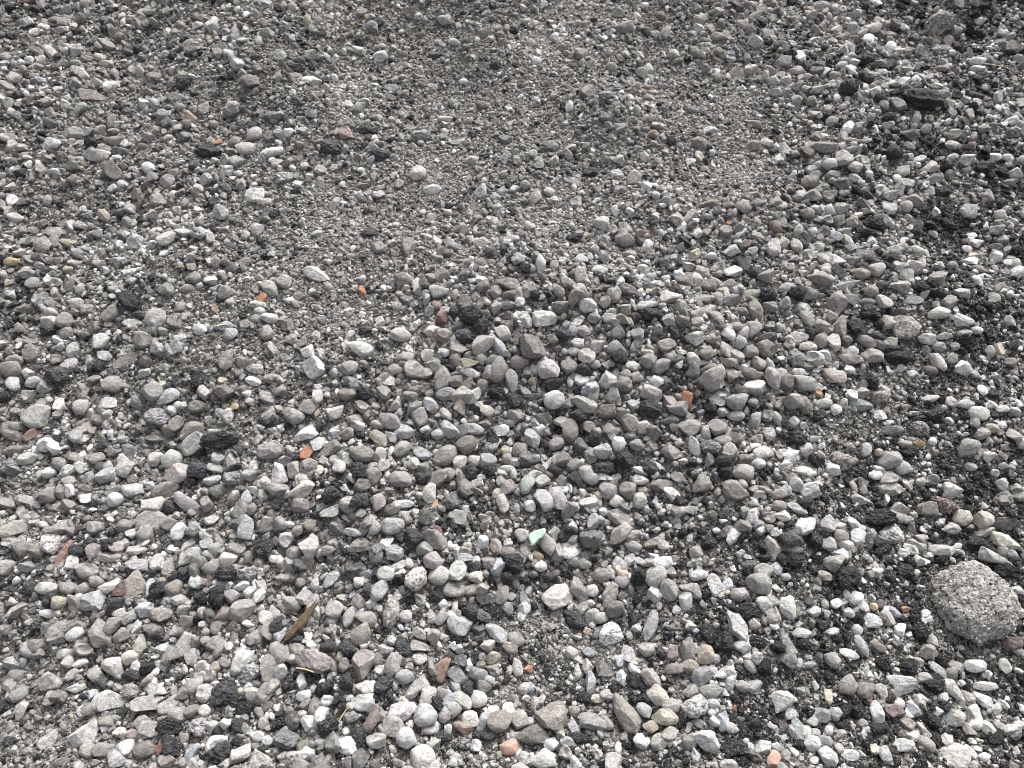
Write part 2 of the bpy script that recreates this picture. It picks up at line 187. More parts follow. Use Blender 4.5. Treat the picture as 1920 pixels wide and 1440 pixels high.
(0,960): """
90,90,175,80,28,lt,a|277,182,112,106,l,m|210,218,84,76,tg,r|385,95,62,40,po,r|295,105,112,46,g,a|705,80,80,70,gt,r|855,45,150,105,-15,lp,f|955,65,100,76,tl,a|1005,112,95,80,50,wl,a
1095,95,100,80,kd,k|1192,45,78,56,20,lg,a|1382,88,140,88,-80,lb,a|1500,70,86,84,lg,a|1580,65,82,78,gb,r|1742,75,70,64,yp,a|1675,105,60,60,pt,r|1740,190,122,112,50,wt,a|1655,230,84,78,gl,r
1850,215,78,56,p,r|360,235,150,46,68,ot,f|430,220,90,60,k,k|400,292,90,68,60,wl,a|480,327,130,86,-15,gl,a|600,257,98,54,-5,lw,a|520,225,95,88,60,pd,a|610,182,80,78,k,k|770,215,102,52,10,wt,a
770,302,112,66,2,wt,a|950,305,98,62,65,pl,f|1035,270,92,66,60,l,a|1165,175,82,58,-10,wb,a|1230,170,92,48,-75,lt,r|1090,227,112,56,20,bn,a|1055,185,75,42,55,wy,a|1175,242,72,46,-10,ln,r
1115,285,92,74,25,tg,r|1195,312,122,72,18,tp,r|1285,272,92,84,wy,a|1270,345,130,80,k,k|1395,352,110,80,dk,k|1560,265,86,44,wy,r|1720,270,82,48,w,r|1625,362,138,62,15,pt,a
760,418,165,108,68,py,f|680,440,78,62,50,r,a|845,432,104,50,78,bw,a|895,437,100,84,k,k|615,422,122,66,8,wy,a|465,430,84,56,20,tw,a|385,430,82,62,lg,r|270,432,122,64,-3,lw,r|520,492,122,110,lb,a
415,507,100,72,-50,tn,a|335,510,82,68,ty,r|1010,495,86,58,5,tw,r|1100,392,70,80,bw,a|1275,405,114,38,-8,gl,f|1405,450,76,58,20,wb,a|1460,470,92,62,78,wl,a|1305,475,82,74,pb,r
1355,552,142,112,48,lp,a|1490,597,92,78,wy,a|1615,545,88,50,10,lb,a|1780,560,85,42,-60,wy,a|1882,552,92,88,lp,r|1860,380,105,56,50,lb,a|1865,612,60,54,b,r|675,570,88,56,-10,wy,a
730,590,92,64,55,tl,a|825,547,98,78,15,bw,a|902,580,118,78,15,tl,a|280,572,98,46,wl,a|345,650,165,72,35,gp,f|350,705,150,56,15,gd,a|560,692,150,100,-50,gp,a|632,640,96,88,gp,a
680,692,94,70,30,tg,r|450,635,92,36,-8,lg,f|1010,665,114,54,25,lt,r|1150,630,60,34,8,wy,r|1160,675,50,48,tp,r|1220,640,94,60,75,tg,r|770,645,85,46,80,w,a|785,757,122,62,75,ny,a
733,820,92,76,yw,r|640,872,124,104,-10,lw,a|920,770,82,56,25,wb,a|1035,770,160,98,58,lp,a|170,787,102,62,-5,pb,r|470,772,108,68,-10,tp,a|450,850,78,40,25,w,r|1355,842,150,105,48,w,a
1575,787,124,98,-55,gl,r|1515,882,150,90,-80,gp,a|1775,842,212,104,-18,pg,a|1700,952,88,62,75,wb,a|1480,1022,150,86,62,gt,a|1215,870,64,56,45,ty,r|1112,918,60,44,75,bn,r|905,855,62,46,-15,bn,a
1420,895,94,90,dk,k|290,955,124,98,tl,a|540,915,80,72,lt,a|425,990,112,52,20,lw,a|870,1000,128,72,-45,lw,a|122,1120,98,62,75,lp,a|620,1068,178,108,-5,lw,a|815,1077,144,92,0,lt,a
950,1082,125,78,50,gl,a|470,1115,70,66,w,a|520,1025,60,42,75,bw,a|1000,1147,108,90,gp,a|1712,1030,86,58,32,w,r|1775,1100,112,78,-80,gt,a|1842,1060,78,58,5,w,a|1682,1142,84,50,12,nl,r
1150,1117,66,62,wy,r|840,1227,112,92,lt,a|678,1247,84,68,yl,a|482,1257,155,112,45,lw,a|605,1180,92,50,tg,r|280,1287,120,78,45,lw,a|702,1330,94,90,w,r|495,1342,84,78,tl,r
822,1332,134,86,25,tg,a|745,1255,62,58,pr,a|910,1312,102,46,80,ro,c|950,1210,130,88,k,k|1110,1212,102,88,dk,k|970,1322,110,92,k,k|1250,1347,142,108,k,k|1345,1362,150,92,48,lt,a
1190,1212,78,72,wt,a|1440,1262,84,60,-15,bw,r|1500,1300,78,58,80,lb,a|1467,1387,116,96,wy,a|1622,1390,124,86,pd,m|1720,1360,96,82,wb,a|1742,1192,98,84,w,a|1842,1192,122,112,k,k
1610,1282,132,108,kd,k|1810,1300,78,48,-8,b,r|80,860,112,88,gl,a|930,1410,102,78,gd,a|150,310,84,58,15,bg,a|35,312,84,78,pg,r|1260,1020,130,120,k,k|1340,1065,100,80,k,k
720,1010,110,80,dk,k|740,920,100,60,k,k|650,1160,60,40,g,r|545,390,80,60,g,r|640,520,80,80,k,k|1480,200,110,90,k,k|1580,760,60,60,k,k|1680,720,85,60,k,k|1850,750,90,60,k,k
860,660,90,66,-20,gt,r|900,700,80,60,k,k|560,250,40,60,t,r|110,200,100,100,g,a|60,980,80,90,gp,a|210,750,90,66,gt,r|30,660,60,60,gl,r|370,800,90,55,l,r|380,845,66,66,lp,r|580,1340,110,70,gt,r
""",
(640,960): """
285,77,128,92,12,lb,r|185,85,76,80,lp,r|412,150,108,118,k,k|525,157,140,106,-62,pg,a|797,170,72,58,80,w,r|870,192,88,62,-70,py,a|120,192,152,58,8,gt,a|250,170,88,52,55,wl,a|195,237,108,76,85,kd,k
300,232,100,88,dk,k|60,115,92,46,-10,lb,a|515,272,102,94,pl,r|690,257,104,54,-12,lb,a|1012,132,78,74,pl,r|1162,182,125,82,-62,tl,r|940,222,86,58,5,gp,r|1030,212,82,60,80,pg,r
1203,120,72,62,-40,lp,a|1097,245,82,40,-22,yo,a|1260,202,76,64,pt,a|1122,305,66,58,-20,w,r|825,285,78,66,-20,gp,a|970,285,110,98,k,k|750,312,72,68,k,k|1297,150,56,58,tl,r|1295,80,58,54,w,a|1420,52,102,64,80,lb,a
1560,32,122,86,-15,pg,a|1565,122,138,84,38,pl,a|1642,137,82,66,tl,a|1400,152,130,96,kd,k|1622,272,78,56,62,bw,a|1720,285,82,48,l,a|1812,187,72,56,-50,wy,a|425,372,142,104,58,lg,m
545,357,106,94,-10,wt,r|655,335,112,92,70,wl,a|755,367,82,72,wy,r|250,347,92,78,wt,r|325,300,84,42,25,wl,r|380,290,58,44,-55,wl,r|212,440,118,90,45,lb,a|100,395,60,54,yw,r
635,432,122,82,5,pg,a|730,442,96,56,25,tg,a|905,467,106,74,80,tg,r|1025,497,86,58,-45,bl,a|935,540,84,56,-60,gb,r|1215,477,168,125,10,wy,a|1325,442,140,88,-55,gn,a|1410,442,68,64,wl,r
1510,467,142,78,62,lg,a|1465,357,98,74,tg,r|1520,337,78,50,-60,wy,r|1580,390,76,68,lb,a|1770,357,120,100,45,gl,r|1850,335,66,58,pl,a|1767,462,90,82,-60,wp,a|1540,547,98,88,gd,a
1460,595,76,58,l,r|1515,682,126,122,w,m|1660,655,60,52,60,wb,a|1742,642,165,62,75,lb,a|1310,602,150,85,-40,k,k|1380,675,42,38,yo,a|1207,572,82,50,50,t,f|1017,585,62,52,80,wl,a
665,632,138,112,-10,lb,a|45,587,114,62,62,pw,r|140,602,122,82,-10,tp,a|280,562,168,90,88,td,m|360,585,72,62,wt,r|440,490,80,60,-40,g,a|110,692,132,104,55,gt,a|435,682,95,58,-50,lg,a
520,697,74,68,tl,r|565,592,94,56,55,lb,r|640,527,78,38,80,wp,r|675,495,62,42,-20,po,r|870,682,136,76,-32,bw,a|987,717,94,72,-15,tl,a|950,757,92,70,-30,tl,a|825,757,88,70,15,wy,a
850,820,88,68,ty,a|720,560,90,80,k,k|790,582,100,68,kd,k|450,762,118,62,-15,tl,a|345,762,112,90,80,k,k|250,772,88,54,-8,wp,r|285,725,56,54,wb,a|120,862,152,124,75,tp,a
285,865,148,82,72,lg,a|312,900,110,40,58,b,f|355,927,98,76,bp,r|440,822,84,58,lw,a|562,882,132,84,62,ot,a|655,922,128,78,-50,bl,a|715,862,72,50,80,w,a|765,912,112,76,bg,a
990,872,94,54,-82,wt,r|1050,885,62,42,or,c|140,985,124,72,8,wy,a|410,997,135,66,38,pl,a|120,1072,138,92,12,wn,a|680,1062,118,80,-45,ln,r|765,1052,104,86,wy,r|480,1045,130,76,58,lg,a
800,985,84,78,gp,r|330,1125,148,100,15,wp,a|300,1205,128,100,-10,lp,a|172,1165,138,78,58,rp,a|475,1142,120,112,bl,r|620,1112,108,82,gn,a|725,1165,96,88,wy,r|890,1182,132,108,tg,r
1000,1167,106,98,lg,r|1185,1162,160,142,20,gt,a|1085,1252,172,102,-12,dt,a|800,1182,108,80,70,bw,a|1420,1182,148,86,-28,tb,a|1605,1132,222,112,-62,pt,a|1305,1202,102,50,-70,bw,a
1310,1122,64,58,tg,r|1790,1042,125,90,-45,ly,a|1705,1112,90,66,-50,bl,r|1820,1152,142,82,-12,yg,a|1740,1207,84,64,-15,yt,r|950,1322,112,78,8,op,c|40,1312,128,88,18,W,a
460,1382,132,126,wp,r|1130,1392,144,96,wn,a|200,1287,112,78,-10,pl,a|365,1272,112,106,lb,r|500,1222,92,58,pl,r|760,1312,64,60,w,a|1690,1290,92,78,w,a|1785,1292,94,84,ly,a
690,1212,114,62,-22,po,a|830,1242,112,86,k,k|570,1262,102,58,k,k|1400,960,106,70,70,bl,a|1390,872,82,66,80,wl,a|1330,902,80,42,85,l,r|1625,802,98,72,-22,wl,a|1715,772,92,78,lg,a
1865,792,84,68,75,pr,a|1645,882,80,48,-50,w,a|1740,935,120,78,-50,lp,a|1395,790,74,52,bd,a|1295,792,66,66,l,r|1350,1272,120,58,k,k|1360,1042,90,66,k,k|55,1152,84,68,dk,k|20,862,62,80,gt,r
880,370,80,60,d,a|930,370,70,60,k,k|1170,370,80,60,k,k|540,480,100,60,k,k|150,440,60,80,k,k|1680,360,90,100,k,k|1300,270,70,70,bg,r|1370,290,70,56,l,r|1440,1050,80,46,yl,r|1500,1030,90,60,l,a
600,1050,80,90,b,a|570,1030,70,80,gp,r|850,890,84,66,-15,gt,a|700,990,80,70,k,k|1880,880,110,60,pt,r|1860,1090,100,80,gl,a|1270,1290,80,50,lw,a|1180,1310,80,60,w,r|640,980,90,50,-35,lb,a
470,980,70,66,wb,a|200,830,70,70,gd,r|220,890,70,50,w,a|240,970,100,90,k,k|30,950,80,90,k,k|1060,1180,46,46,l,r|240,1165,26,40,y,r|1580,940,70,90,b,k|1650,950,90,70,k,k|1480,880,90,80,dg,a
""",
(1280,960): """
692,80,118,88,15,w,a|555,22,92,58,wy,a|515,110,76,50,-15,w,a|445,107,66,48,wy,a|510,197,140,78,-75,pl,a|820,72,95,80,55,lb,a|890,135,80,72,pt,r|960,67,82,74,w,a|985,137,98,86,30,wn,a
820,182,72,74,bn,a|902,180,104,54,-12,wp,a|1080,40,215,112,-12,k,k|1215,22,112,78,lg,a|1165,127,150,102,15,lb,m|1110,190,130,86,k,k|620,150,130,98,kd,k|620,212,112,52,dt,a|740,170,90,98,k,k
1570,32,96,88,ly,a|1690,42,104,98,ly,a|1815,67,142,76,5,dg,a|1505,95,92,62,15,ln,a|1690,115,112,46,5,wo,a|1820,167,158,78,-28,yw,a|1665,182,132,96,k,k|1747,257,146,96,-18,wn,a
1442,217,108,70,-12,pl,r|1240,232,72,50,wl,a|1310,185,102,56,-15,lg,a|1800,220,52,48,p,r|1857,237,64,48,-20,b,r|855,292,120,94,20,gp,a|920,367,138,108,k,k|790,357,88,50,-15,py,r
630,272,104,78,k,k|535,315,72,52,80,w,r|575,365,60,38,-10,wb,r|455,332,104,76,lp,a|428,405,132,112,lg,a|90,355,98,58,wp,r|180,412,120,72,-82,wp,a|250,415,84,58,75,wb,a
75,227,72,68,lg,r|320,467,96,72,pw,r|370,555,112,88,k,k|590,540,122,82,-78,w,r|305,645,182,88,-72,wp,a|525,575,82,44,-75,yp,a|490,570,64,54,b,a|650,560,62,32,85,t,a|735,560,78,60,12,wb,a
862,515,64,58,w,a|970,482,88,68,35,w,r|935,567,60,54,wb,r|1055,612,124,80,-22,wp,f|1075,535,42,44,y,r|1185,560,80,46,-28,b,r|1250,545,52,32,-20,o,c|670,685,98,58,5,wp,a
840,675,84,42,22,wy,a|785,642,94,70,k,k|575,700,84,44,-62,b,f|125,802,100,98,ty,r|30,775,132,84,85,pg,a|40,867,96,70,pt,r|105,920,116,100,45,bg,a|255,892,92,56,wp,a|380,870,80,50,-55,pl,r
155,1012,122,78,gb,r|65,1087,138,128,lb,m|170,1075,76,50,bw,r|335,982,78,62,pl,r|265,962,100,52,68,wb,a|405,985,82,78,lb,a|290,1105,42,38,or,c|845,832,98,80,-70,pl,a|935,800,104,52,-18,w,a
1005,757,118,58,-58,wb,a|715,860,70,38,b,r|1095,757,92,58,-18,tg,r|1375,785,92,78,tg,m|570,1067,128,108,lw,a|600,1137,72,62,35,w,a|930,982,110,90,40,lt,a|1030,1002,104,82,gt,r
1200,970,205,100,5,bw,x|1210,1075,70,54,-10,wy,r|1190,1122,116,72,-25,rp,a|1092,1127,122,80,75,wl,a|860,1137,74,70,lb,r|780,1142,90,76,bp,a|1530,1002,150,68,-42,wl,a|1500,1152,114,96,-12,db,f
1690,1060,98,66,-20,w,a|1635,1127,92,72,70,wl,r|1460,1042,62,48,w,r|1405,967,112,108,k,k|725,1302,92,82,wb,r|640,1252,102,70,-40,bg,a|800,1292,78,70,bg,a|820,1377,104,84,-60,wl,a
1290,1257,108,56,wy,a|1235,1312,122,66,8,wl,a|1540,1372,168,140,-20,wy,a|1615,1352,78,52,-70,w,r|510,1397,102,72,75,oy,c|1140,1367,92,76,75,lb,a|940,1367,92,60,w,a|1645,865,114,66,5,wl,r
1530,872,98,66,lt,a|1430,882,104,54,-28,wb,a|1812,867,82,60,-75,wy,a|1265,1195,92,68,t,a|1340,1325,32,30,p,r|1700,980,122,48,wy,a|1895,1200,58,48,wy,r|1860,742,112,66,5,rd,a
130,1292,138,110,wl,a|450,1322,92,86,wb,a|270,1215,88,56,-15,pw,a|90,1190,74,46,bd,a|260,1425,92,60,l,a|290,1332,150,98,k,k|660,1310,90,60,k,k|1090,1210,112,78,k,k|1390,1172,102,88,k,k
900,1202,82,58,k,k|1260,872,122,88,k,k|1250,330,102,98,k,k|1780,330,130,86,k,k|230,730,100,100,k,k|470,250,80,60,k,k|150,180,90,70,k,k|1330,680,110,90,k,k|680,740,80,60,k,k|1860,640,60,80,k,k
1120,850,100,80,k,k|1760,1270,90,80,k,k|1560,1410,60,50,k,k|1180,1350,60,50,k,k|400,1200,90,70,k,k|380,300,90,60,kd,k|400,630,66,62,ly,r|500,500,80,60,lp,a|360,90,50,40,yp,a|190,105,44,32,w,r
1090,340,70,60,w,a|1310,340,44,40,yw,r|920,465,40,56,l,r|800,520,40,50,l,r|600,750,80,80,g,a|590,830,100,100,gb,a|740,1240,60,44,l,r|880,1330,50,50,l,r|1360,930,70,50,l,r|1550,1160,76,80,l,r
1890,560,60,70,l,a|1890,440,50,40,-25,w,r|1880,780,60,46,b,r|1720,1220,90,60,-50,wy,a|1610,1220,70,60,g,a|1190,1020,60,40,g,a|1170,1030,30,30,o,c|1430,1290,60,90,k,k|1330,1270,60,50,k,k|1700,1380,60,50,w,r
"""}
# hand-written labels: (tile, x, y) -> (label, short reference or None)
HAND = {
((0,0),515,545):("flat pinkish grey triangular slab lying high on the gravel slope","the pinkish triangular slab"),
((0,0),1065,658):("cream and orange stone chip with a pointed corner beside a bluish pebble","the cream orange chip"),
((0,0),1230,800):("tiny bright orange brick crumb on black asphalt bits","the tiny orange brick crumb"),
((0,0),1750,455):("pale jagged stone with a dark hollow underneath, high on the slope","the pale jagged overhanging stone"),
((0,0),1435,1100):("broad white angular stone alone in fine grey grit","the broad white stone"),
((0,0),590,360):("small ochre stone tucked under a round grey pebble","the small ochre stone"),
((0,0),585,1215):("tan drop-shaped pebble standing with its point upward","the tan drop-shaped pebble"),
((640,0),30,748):("pinkish orange stone with a cream face beside black asphalt","the pinkish orange stone"),
((640,0),430,975):("large round pale grey pebble above the brown-stained white pebble","the round pale pebble"),
((640,0),510,1070):("smooth white pebble with a brown stain on its top","the brown-stained pebble"),
((640,0),1285,600):("small white egg-shaped pebble standing upright in fine grit","the upright white egg pebble"),
((640,0),1720,495):("rust-brown stone sliver lying in fine grey grit","the rust-brown sliver"),
((640,0),795,600):("dark brownish round stone sunk in fine grit","the dark brown round stone"),
((640,0),1590,160):("wide light grey slab-like stone near the top edge of the heap","the wide light slab"),
((1280,0),405,95):("flat olive-beige slab tilted up near the top edge","the olive-beige slab"),
((1280,0),720,50):("thin tan-orange chip by the topmost row of stones","the tan-orange chip"),
((1280,0),1450,140):("rough dull grey lump of old concrete near the top edge","the rough dull concrete lump"),
((1280,0),1675,120):("smooth cream pebble beside the rough dull concrete lump","the smooth cream pebble"),
((1280,0),1360,560):("largest black asphalt chunk, long and crumbly, high on the slope","the largest black asphalt chunk"),
((1280,0),840,685):("round tan pebble with a pale top above black crumbs","the round tan pebble"),
((1280,0),530,1275):("dark maroon stone with a rough pitted surface","the dark maroon stone"),
((1280,0),795,1290):("flat pale yellow chip lying between grey stones","the flat yellow chip"),
((1280,0),555,1355):("small orange brick crumb touching a big pale angular stone","the orange crumb under the maroon stone"),
((1280,0),940,785):("long thin cream stone sliver","the thin cream sliver"),
((1280,0),1170,1155):("tiny orange brick crumb among black crumbs","the tiny orange crumb in black grit"),
((0,480),65,32):("yellow oval pebble at the very edge of the picture","the yellow edge pebble"),
((0,480),1470,242):("orange brick chip just under a two-toned egg pebble","the orange chip under the egg pebble"),
((0,480),1520,180):("two-toned egg-shaped pebble above an orange brick chip","the two-toned egg pebble"),
((0,480),190,710):("smooth blue-grey egg-shaped pebble beside black asphalt","the blue-grey egg pebble"),
((0,480),1260,775):("dark slate-purple blocky stone with flat faces","the dark slate block"),
((0,480),1765,630):("large bright white angular stone under a smaller white one","the large white angular stone"),
((0,480),880,360):("large pale stone with one broad flat face","the broad-faced pale stone"),
((0,480),720,585):("long brownish grey slab lying on its edge","the long brownish slab"),
((0,480),945,790):("bluish white stone with dark specks","the speckled bluish white stone"),
((0,480),1730,1105):("orange brick piece tucked under two white stones","the orange brick under white stones"),
((0,480),170,1010):("peach-coloured angular stone next to a brown flat pebble","the peach angular stone"),
((0,480),970,1145):("large round whitish stone with a dimpled face","the large round whitish stone"),
((0,480),1050,1390):("long pale pink egg-shaped stone leaning down the slope","the long pale pink stone"),
((0,480),205,905):("large speckled light grey lump with rough faces","the large speckled grey lump"),
((640,480),120,205):("thin orange brick sliver standing in fine grey grit","the thin orange sliver"),
((640,480),1120,52):("narrow white stone standing upright like a tooth","the tooth-like white stone"),
((640,480),100,522):("large greenish white egg-shaped stone","the greenish white egg stone"),
((640,480),1062,510):("large purple-grey speckled stone with a rusty patch","the purple speckled stone"),
((640,480),1382,280):("bright white jagged stone among grey ones","the bright white jagged stone"),
((640,480),1845,228):("smooth cream wedge-shaped stone","the smooth cream wedge"),
((640,480),870,205):("round mauve pebble set between two grey stones","the round mauve pebble"),
((640,480),738,785):("greenish white angular stone beside a tilted brown slab","the greenish white angular stone"),
((640,480),922,1095):("small round honey-tan pebble among grey stones","the honey-tan pebble"),
((640,480),212,1025):("peach-tinted long stone below an egg-shaped grey one","the peach-tinted long stone"),
((640,480),525,1400):("narrow bright orange chip standing on end","the narrow orange chip"),
((640,480),1217,1370):("large smooth oval pale bluish stone","the oval pale bluish stone"),
((640,480),1160,640):("large pale wedge-shaped stone just above a black asphalt lump","the pale wedge-shaped stone"),
((1280,480),20,820):("largest orange brick chunk, standing upright among grey stones","the largest orange brick chunk"),
((1280,480),177,698):("large pale faceted stone, biggest of the mid slope","the large faceted stone"),
((1280,480),755,770):("small reddish brick crumb under a grey-green stone","the reddish brick crumb"),
((1280,480),1128,260):("cream and tan oval stone beside a dark slate pebble","the cream tan oval stone"),
((1280,480),1442,320):("long cream-coloured stone on dark crumbs","the long cream stone"),
((1280,480),650,455):("flat pale pink stone with a sharp lower edge","the flat pale pink stone"),
((1280,480),1325,1055):("small amber-yellow translucent stone","the amber stone"),
((1280,480),1480,1398):("dark reddish brown rough slab","the dark reddish slab"),
((1280,480),1392,640):("maroon oval pebble touching a white stone","the maroon oval pebble"),
((1280,480),1575,632):("sharp-cornered white stone on dark grit","the sharp white stone"),
((1280,480),1200,577):("long black asphalt lump under a pale grey block","the long black lump"),
((1280,480),712,1320):("bluish white pointed stone below black crumbs","the bluish pointed stone"),
((0,960),277,182):("round speckled grey ball-like stone","the speckled ball-like stone"),
((0,960),360,235):("upright orange-brown flake between grey stones","the orange-brown flake"),
((0,960),760,418):("large flat pink and cream slab standing upright","the pink cream slab"),
((0,960),680,440):("dark red stone touching the pink and cream slab","the dark red stone"),
((0,960),1740,190):("stone that is half white and half tan","the half white half tan stone"),
((0,960),785,757):("pale green pointed stone standing upright","the pale green pointed stone"),
((0,960),733,820):("cream-yellow round pebble below the pale green pointed stone","the cream-yellow pebble"),
((0,960),1775,842):("long mauve-grey stone, broad and smooth, below the wood splinter","the long mauve-grey stone"),
((0,960),910,1312):("red brick piece wedged upright beside black asphalt","the red brick piece"),
((0,960),678,1247):("cream-yellow block-shaped stone in brownish grit","the cream-yellow block"),
((0,960),620,1068):("largest jagged whitish stone of the lower slope","the jagged whitish stone"),
((0,960),1355,842):("white hollowed stone with a pitted face","the hollowed white stone"),
((640,960),1097,245):("honey-coloured smooth chip just under the green glass shard","the honey-coloured chip"),
((640,960),1215,477):("large cream-white jagged stone above a patch of fine grit","the cream-white jagged stone"),
((640,960),562,882):("orange-brown angular stone among grey ones","the orange-brown angular stone"),
((640,960),1050,885):("faint orange brick crumb half buried in fine grit","the half-buried brick crumb"),
((640,960),172,1165):("mauve-brown wedge-shaped stone beside a pink-white one","the mauve-brown wedge"),
((640,960),1185,1162):("large dusty brownish grey block above a darker block","the large dusty block"),
((640,960),1085,1252):("large dark grey block, the darkest big stone at the foot","the large dark block"),
((640,960),1420,1182):("tan and bluish flint with a flat broken face","the tan and blue flint"),
((640,960),1605,1132):("tall mauve stone leaning at the foot of the slope","the tall mauve stone"),
((640,960),950,1322):("salmon-coloured brick lump at the foot of the heap","the salmon brick lump"),
((640,960),40,1312):("brightest white stone, smooth and angular, at the foot of the heap","the brightest white stone"),
((640,960),460,1382):("large pinkish white rounded stone by the lower edge","the large pinkish white stone"),
((640,960),1130,1392):("greenish white blocky stone cut by the lower edge","the greenish white block"),
((640,960),1515,682):("round white stone peppered with dark specks","the peppered white stone"),
((640,960),525,157):("kite-shaped pinkish grey stone","the kite-shaped stone"),
((640,960),1310,602):("long black asphalt lump slanting beside fine grit","the slanting black lump"),
((1280,960),1080,40):("big jet-black asphalt chunk above a speckled grey stone","the jet-black chunk"),
((1280,960),920,367):("black asphalt lump with a shiny rounded top under a grey stone","the shiny black lump"),
((1280,960),1690,115):("small red and white streaked stone","the red and white stone"),
((1280,960),1820,167):("cream-yellow slab above the big concrete lump","the cream-yellow slab"),
((1280,960),1747,257):("white quartz-like stone leaning on the big concrete lump","the white quartz-like stone"),
((1280,960),305,645):("tall knobbly pinkish white stone","the tall knobbly stone"),
((1280,960),125,802):("perfectly round tan pebble","the perfectly round pebble"),
((1280,960),1055,612):("flat pale lilac-white flake with a dished face","the lilac-white flake"),
((1280,960),1075,535):("small round yellow pebble on dark grit","the round yellow pebble"),
((1280,960),1250,545):("small orange brick crumb near the big concrete lump","the orange crumb by the concrete"),
((1280,960),1200,970):("curled bluish white shell-like flake with a dark underside","the curled shell-like flake"),
((1280,960),1190,1122):("pinkish red stone beside a cream pebble","the pinkish red stone"),
((1280,960),1210,1075):("smooth cream oval pebble resting on a pinkish red stone","the cream oval pebble"),
((1280,960),1500,1152):("dark slate flat stone with sharp corners","the dark slate flat stone"),
((1280,960),1540,1372):("largest cream angular stone in the lower corner","the largest cream angular stone"),
((1280,960),510,1397):("sandy orange brick lump at the lower edge","the sandy orange brick"),
((1280,960),290,1105):("small red-orange brick crumb in a pocket of dark grit","the red-orange crumb"),
((1280,960),65,1087):("large round speckled bluish grey stone","the round speckled bluish stone"),
((1280,960),1860,742):("dark brown glossy stone under the big concrete lump","the dark glossy stone"),
((1280,960),1170,1030):("tiny orange brick crumb under the curled flake","the tiny crumb under the flake"),
}
rng = np.random.default_rng(7)
random.seed(7)

# ------------------------------------------------------------------ terrain
CREASE, TAN_S = 0.80, math.tan(math.radians(22.0))
_ph = rng.uniform(0, 6.28, 24)
_an = rng.uniform(0, 6.28, 24)
_wl = np.concatenate([rng.uniform(0.55, 1.2, 8), rng.uniform(0.22, 0.5, 16)])
_am = np.concatenate([np.full(8, 0.0085), np.full(16, 0.0030)])
def softplus(v, r):
    return np.where(v > 12 * r, v, r * np.log1p(np.exp(np.clip(v / r, -40, 40))))
def terrain(x, y):
    x = np.asarray(x, float); y = np.asarray(y, float)
    s = softplus(y - CREASE, 0.05) - softplus(y - 5.2, 0.5)
    z = s * TAN_S
    b = 0.0
    for p, a, w, m in zip(_ph, _an, _wl, _am):
        b = b + m * np.sin((x * math.cos(a) + y * math.sin(a)) * 6.2832 / w + p)
    # a loose lobe of coarse stones in the middle of the heap, a scraped hollow up-slope of it
    lobe = 0.05 * np.exp(-(((x - 0.10) / 0.75) ** 2 + ((y - 1.55) / 0.42) ** 2))
    holl = -0.035 * np.exp(-(((x + 0.15) / 0.8) ** 2 + ((y - 2.35) / 0.4) ** 2))
    fade = 1.0 / (1.0 + np.exp((np.hypot(x, y - 2) - 6.0)))
    return z + (b + lobe + holl) * fade
def slope_n(x, y, e=0.03):
    dx = (terrain(x + e, y) - terrain(x - e, y)) / (2 * e)
    dy = (terrain(x, y + e) - terrain(x, y - e)) / (2 * e)
    n = np.stack([-dx, -dy, np.ones_like(dx)], -1)
    return n / np.linalg.norm(n, axis=-1, keepdims=True)

FWD = np.array([0, math.cos(PITCH), -math.sin(PITCH)])
UPV = np.array([0, math.sin(PITCH), math.cos(PITCH)])
RGT = np.array([1.0, 0, 0])
def to_ground(px, py, lift=0.0):
    """the point of the heap that the photograph shows at px, py (and its depth)"""
    px = np.asarray(px, float); py = np.asarray(py, float)
    d = FWD + ((px - PW / 2) / FPX)[..., None] * RGT + ((PH / 2 - py) / FPX)[..., None] * UPV
    lo = np.full(px.shape, 0.3); hi = np.full(px.shape, 9.0)
    for _ in range(40):
        m = (lo + hi) / 2
        p = m[..., None] * d
        above = (CAM_H + p[..., 2]) - terrain(p[..., 0], p[..., 1]) - lift > 0
        lo = np.where(above, m, lo); hi = np.where(above, hi, m)
    p = lo[..., None] * d
    p[..., 2] += CAM_H
    return p, lo
def to_photo(x, y, z):
    q = np.stack([x, y, z - CAM_H], -1)
    dep = q @ FWD
    return PW / 2 + FPX * (q @ RGT) / dep, PH / 2 - FPX * (q @ UPV) / dep

# zones of the heap: coarseness, share of black asphalt, cleanness (rows up-slope to foot)
Z_C = np.array([[.64,.56,.42,.32,.30,.46,.64,.68],[.60,.52,.34,.30,.34,.42,.64,.56],[.60,.55,.34,.60,.82,.82,.72,.46],
                [.60,.55,.70,.90,.90,.80,.50,.40],[.65,.70,.70,.85,.80,.60,.45,.40],[.50,.65,.70,.75,.60,.50,.40,.45]])
Z_K = np.array([[.18,.16,.12,.08,.07,.12,.25,.38],[.12,.16,.12,.10,.10,.15,.34,.52],[.15,.14,.10,.16,.20,.20,.22,.52],
                [.12,.16,.16,.20,.25,.25,.36,.52],[.15,.16,.16,.20,.22,.38,.52,.52],[.16,.20,.25,.25,.32,.40,.46,.46]])
Z_W = np.array([[.30,.22,.20,.20,.20,.30,.50,.60],[.30,.28,.20,.20,.28,.30,.60,.80],[.30,.30,.28,.36,.40,.42,.60,.90],
                [.30,.30,.36,.40,.48,.50,.70,.90],[.32,.38,.40,.48,.52,.70,.90,.95],[.38,.45,.50,.60,.72,.85,.95,1.0]])
def zone(Z, px, py):
    gx = np.clip(px / 240.0 - 0.5, 0, 6.999); gy = np.clip(py / 240.0 - 0.5, 0, 4.999)
    ix = gx.astype(int); iy = gy.astype(int); fx = gx - ix; fy = gy - iy
    return (Z[iy, ix] * (1 - fx) * (1 - fy) + Z[iy, ix + 1] * fx * (1 - fy) + Z[iy + 1, ix] * (1 - fx) * fy + Z[iy + 1, ix + 1] * fx * fy)
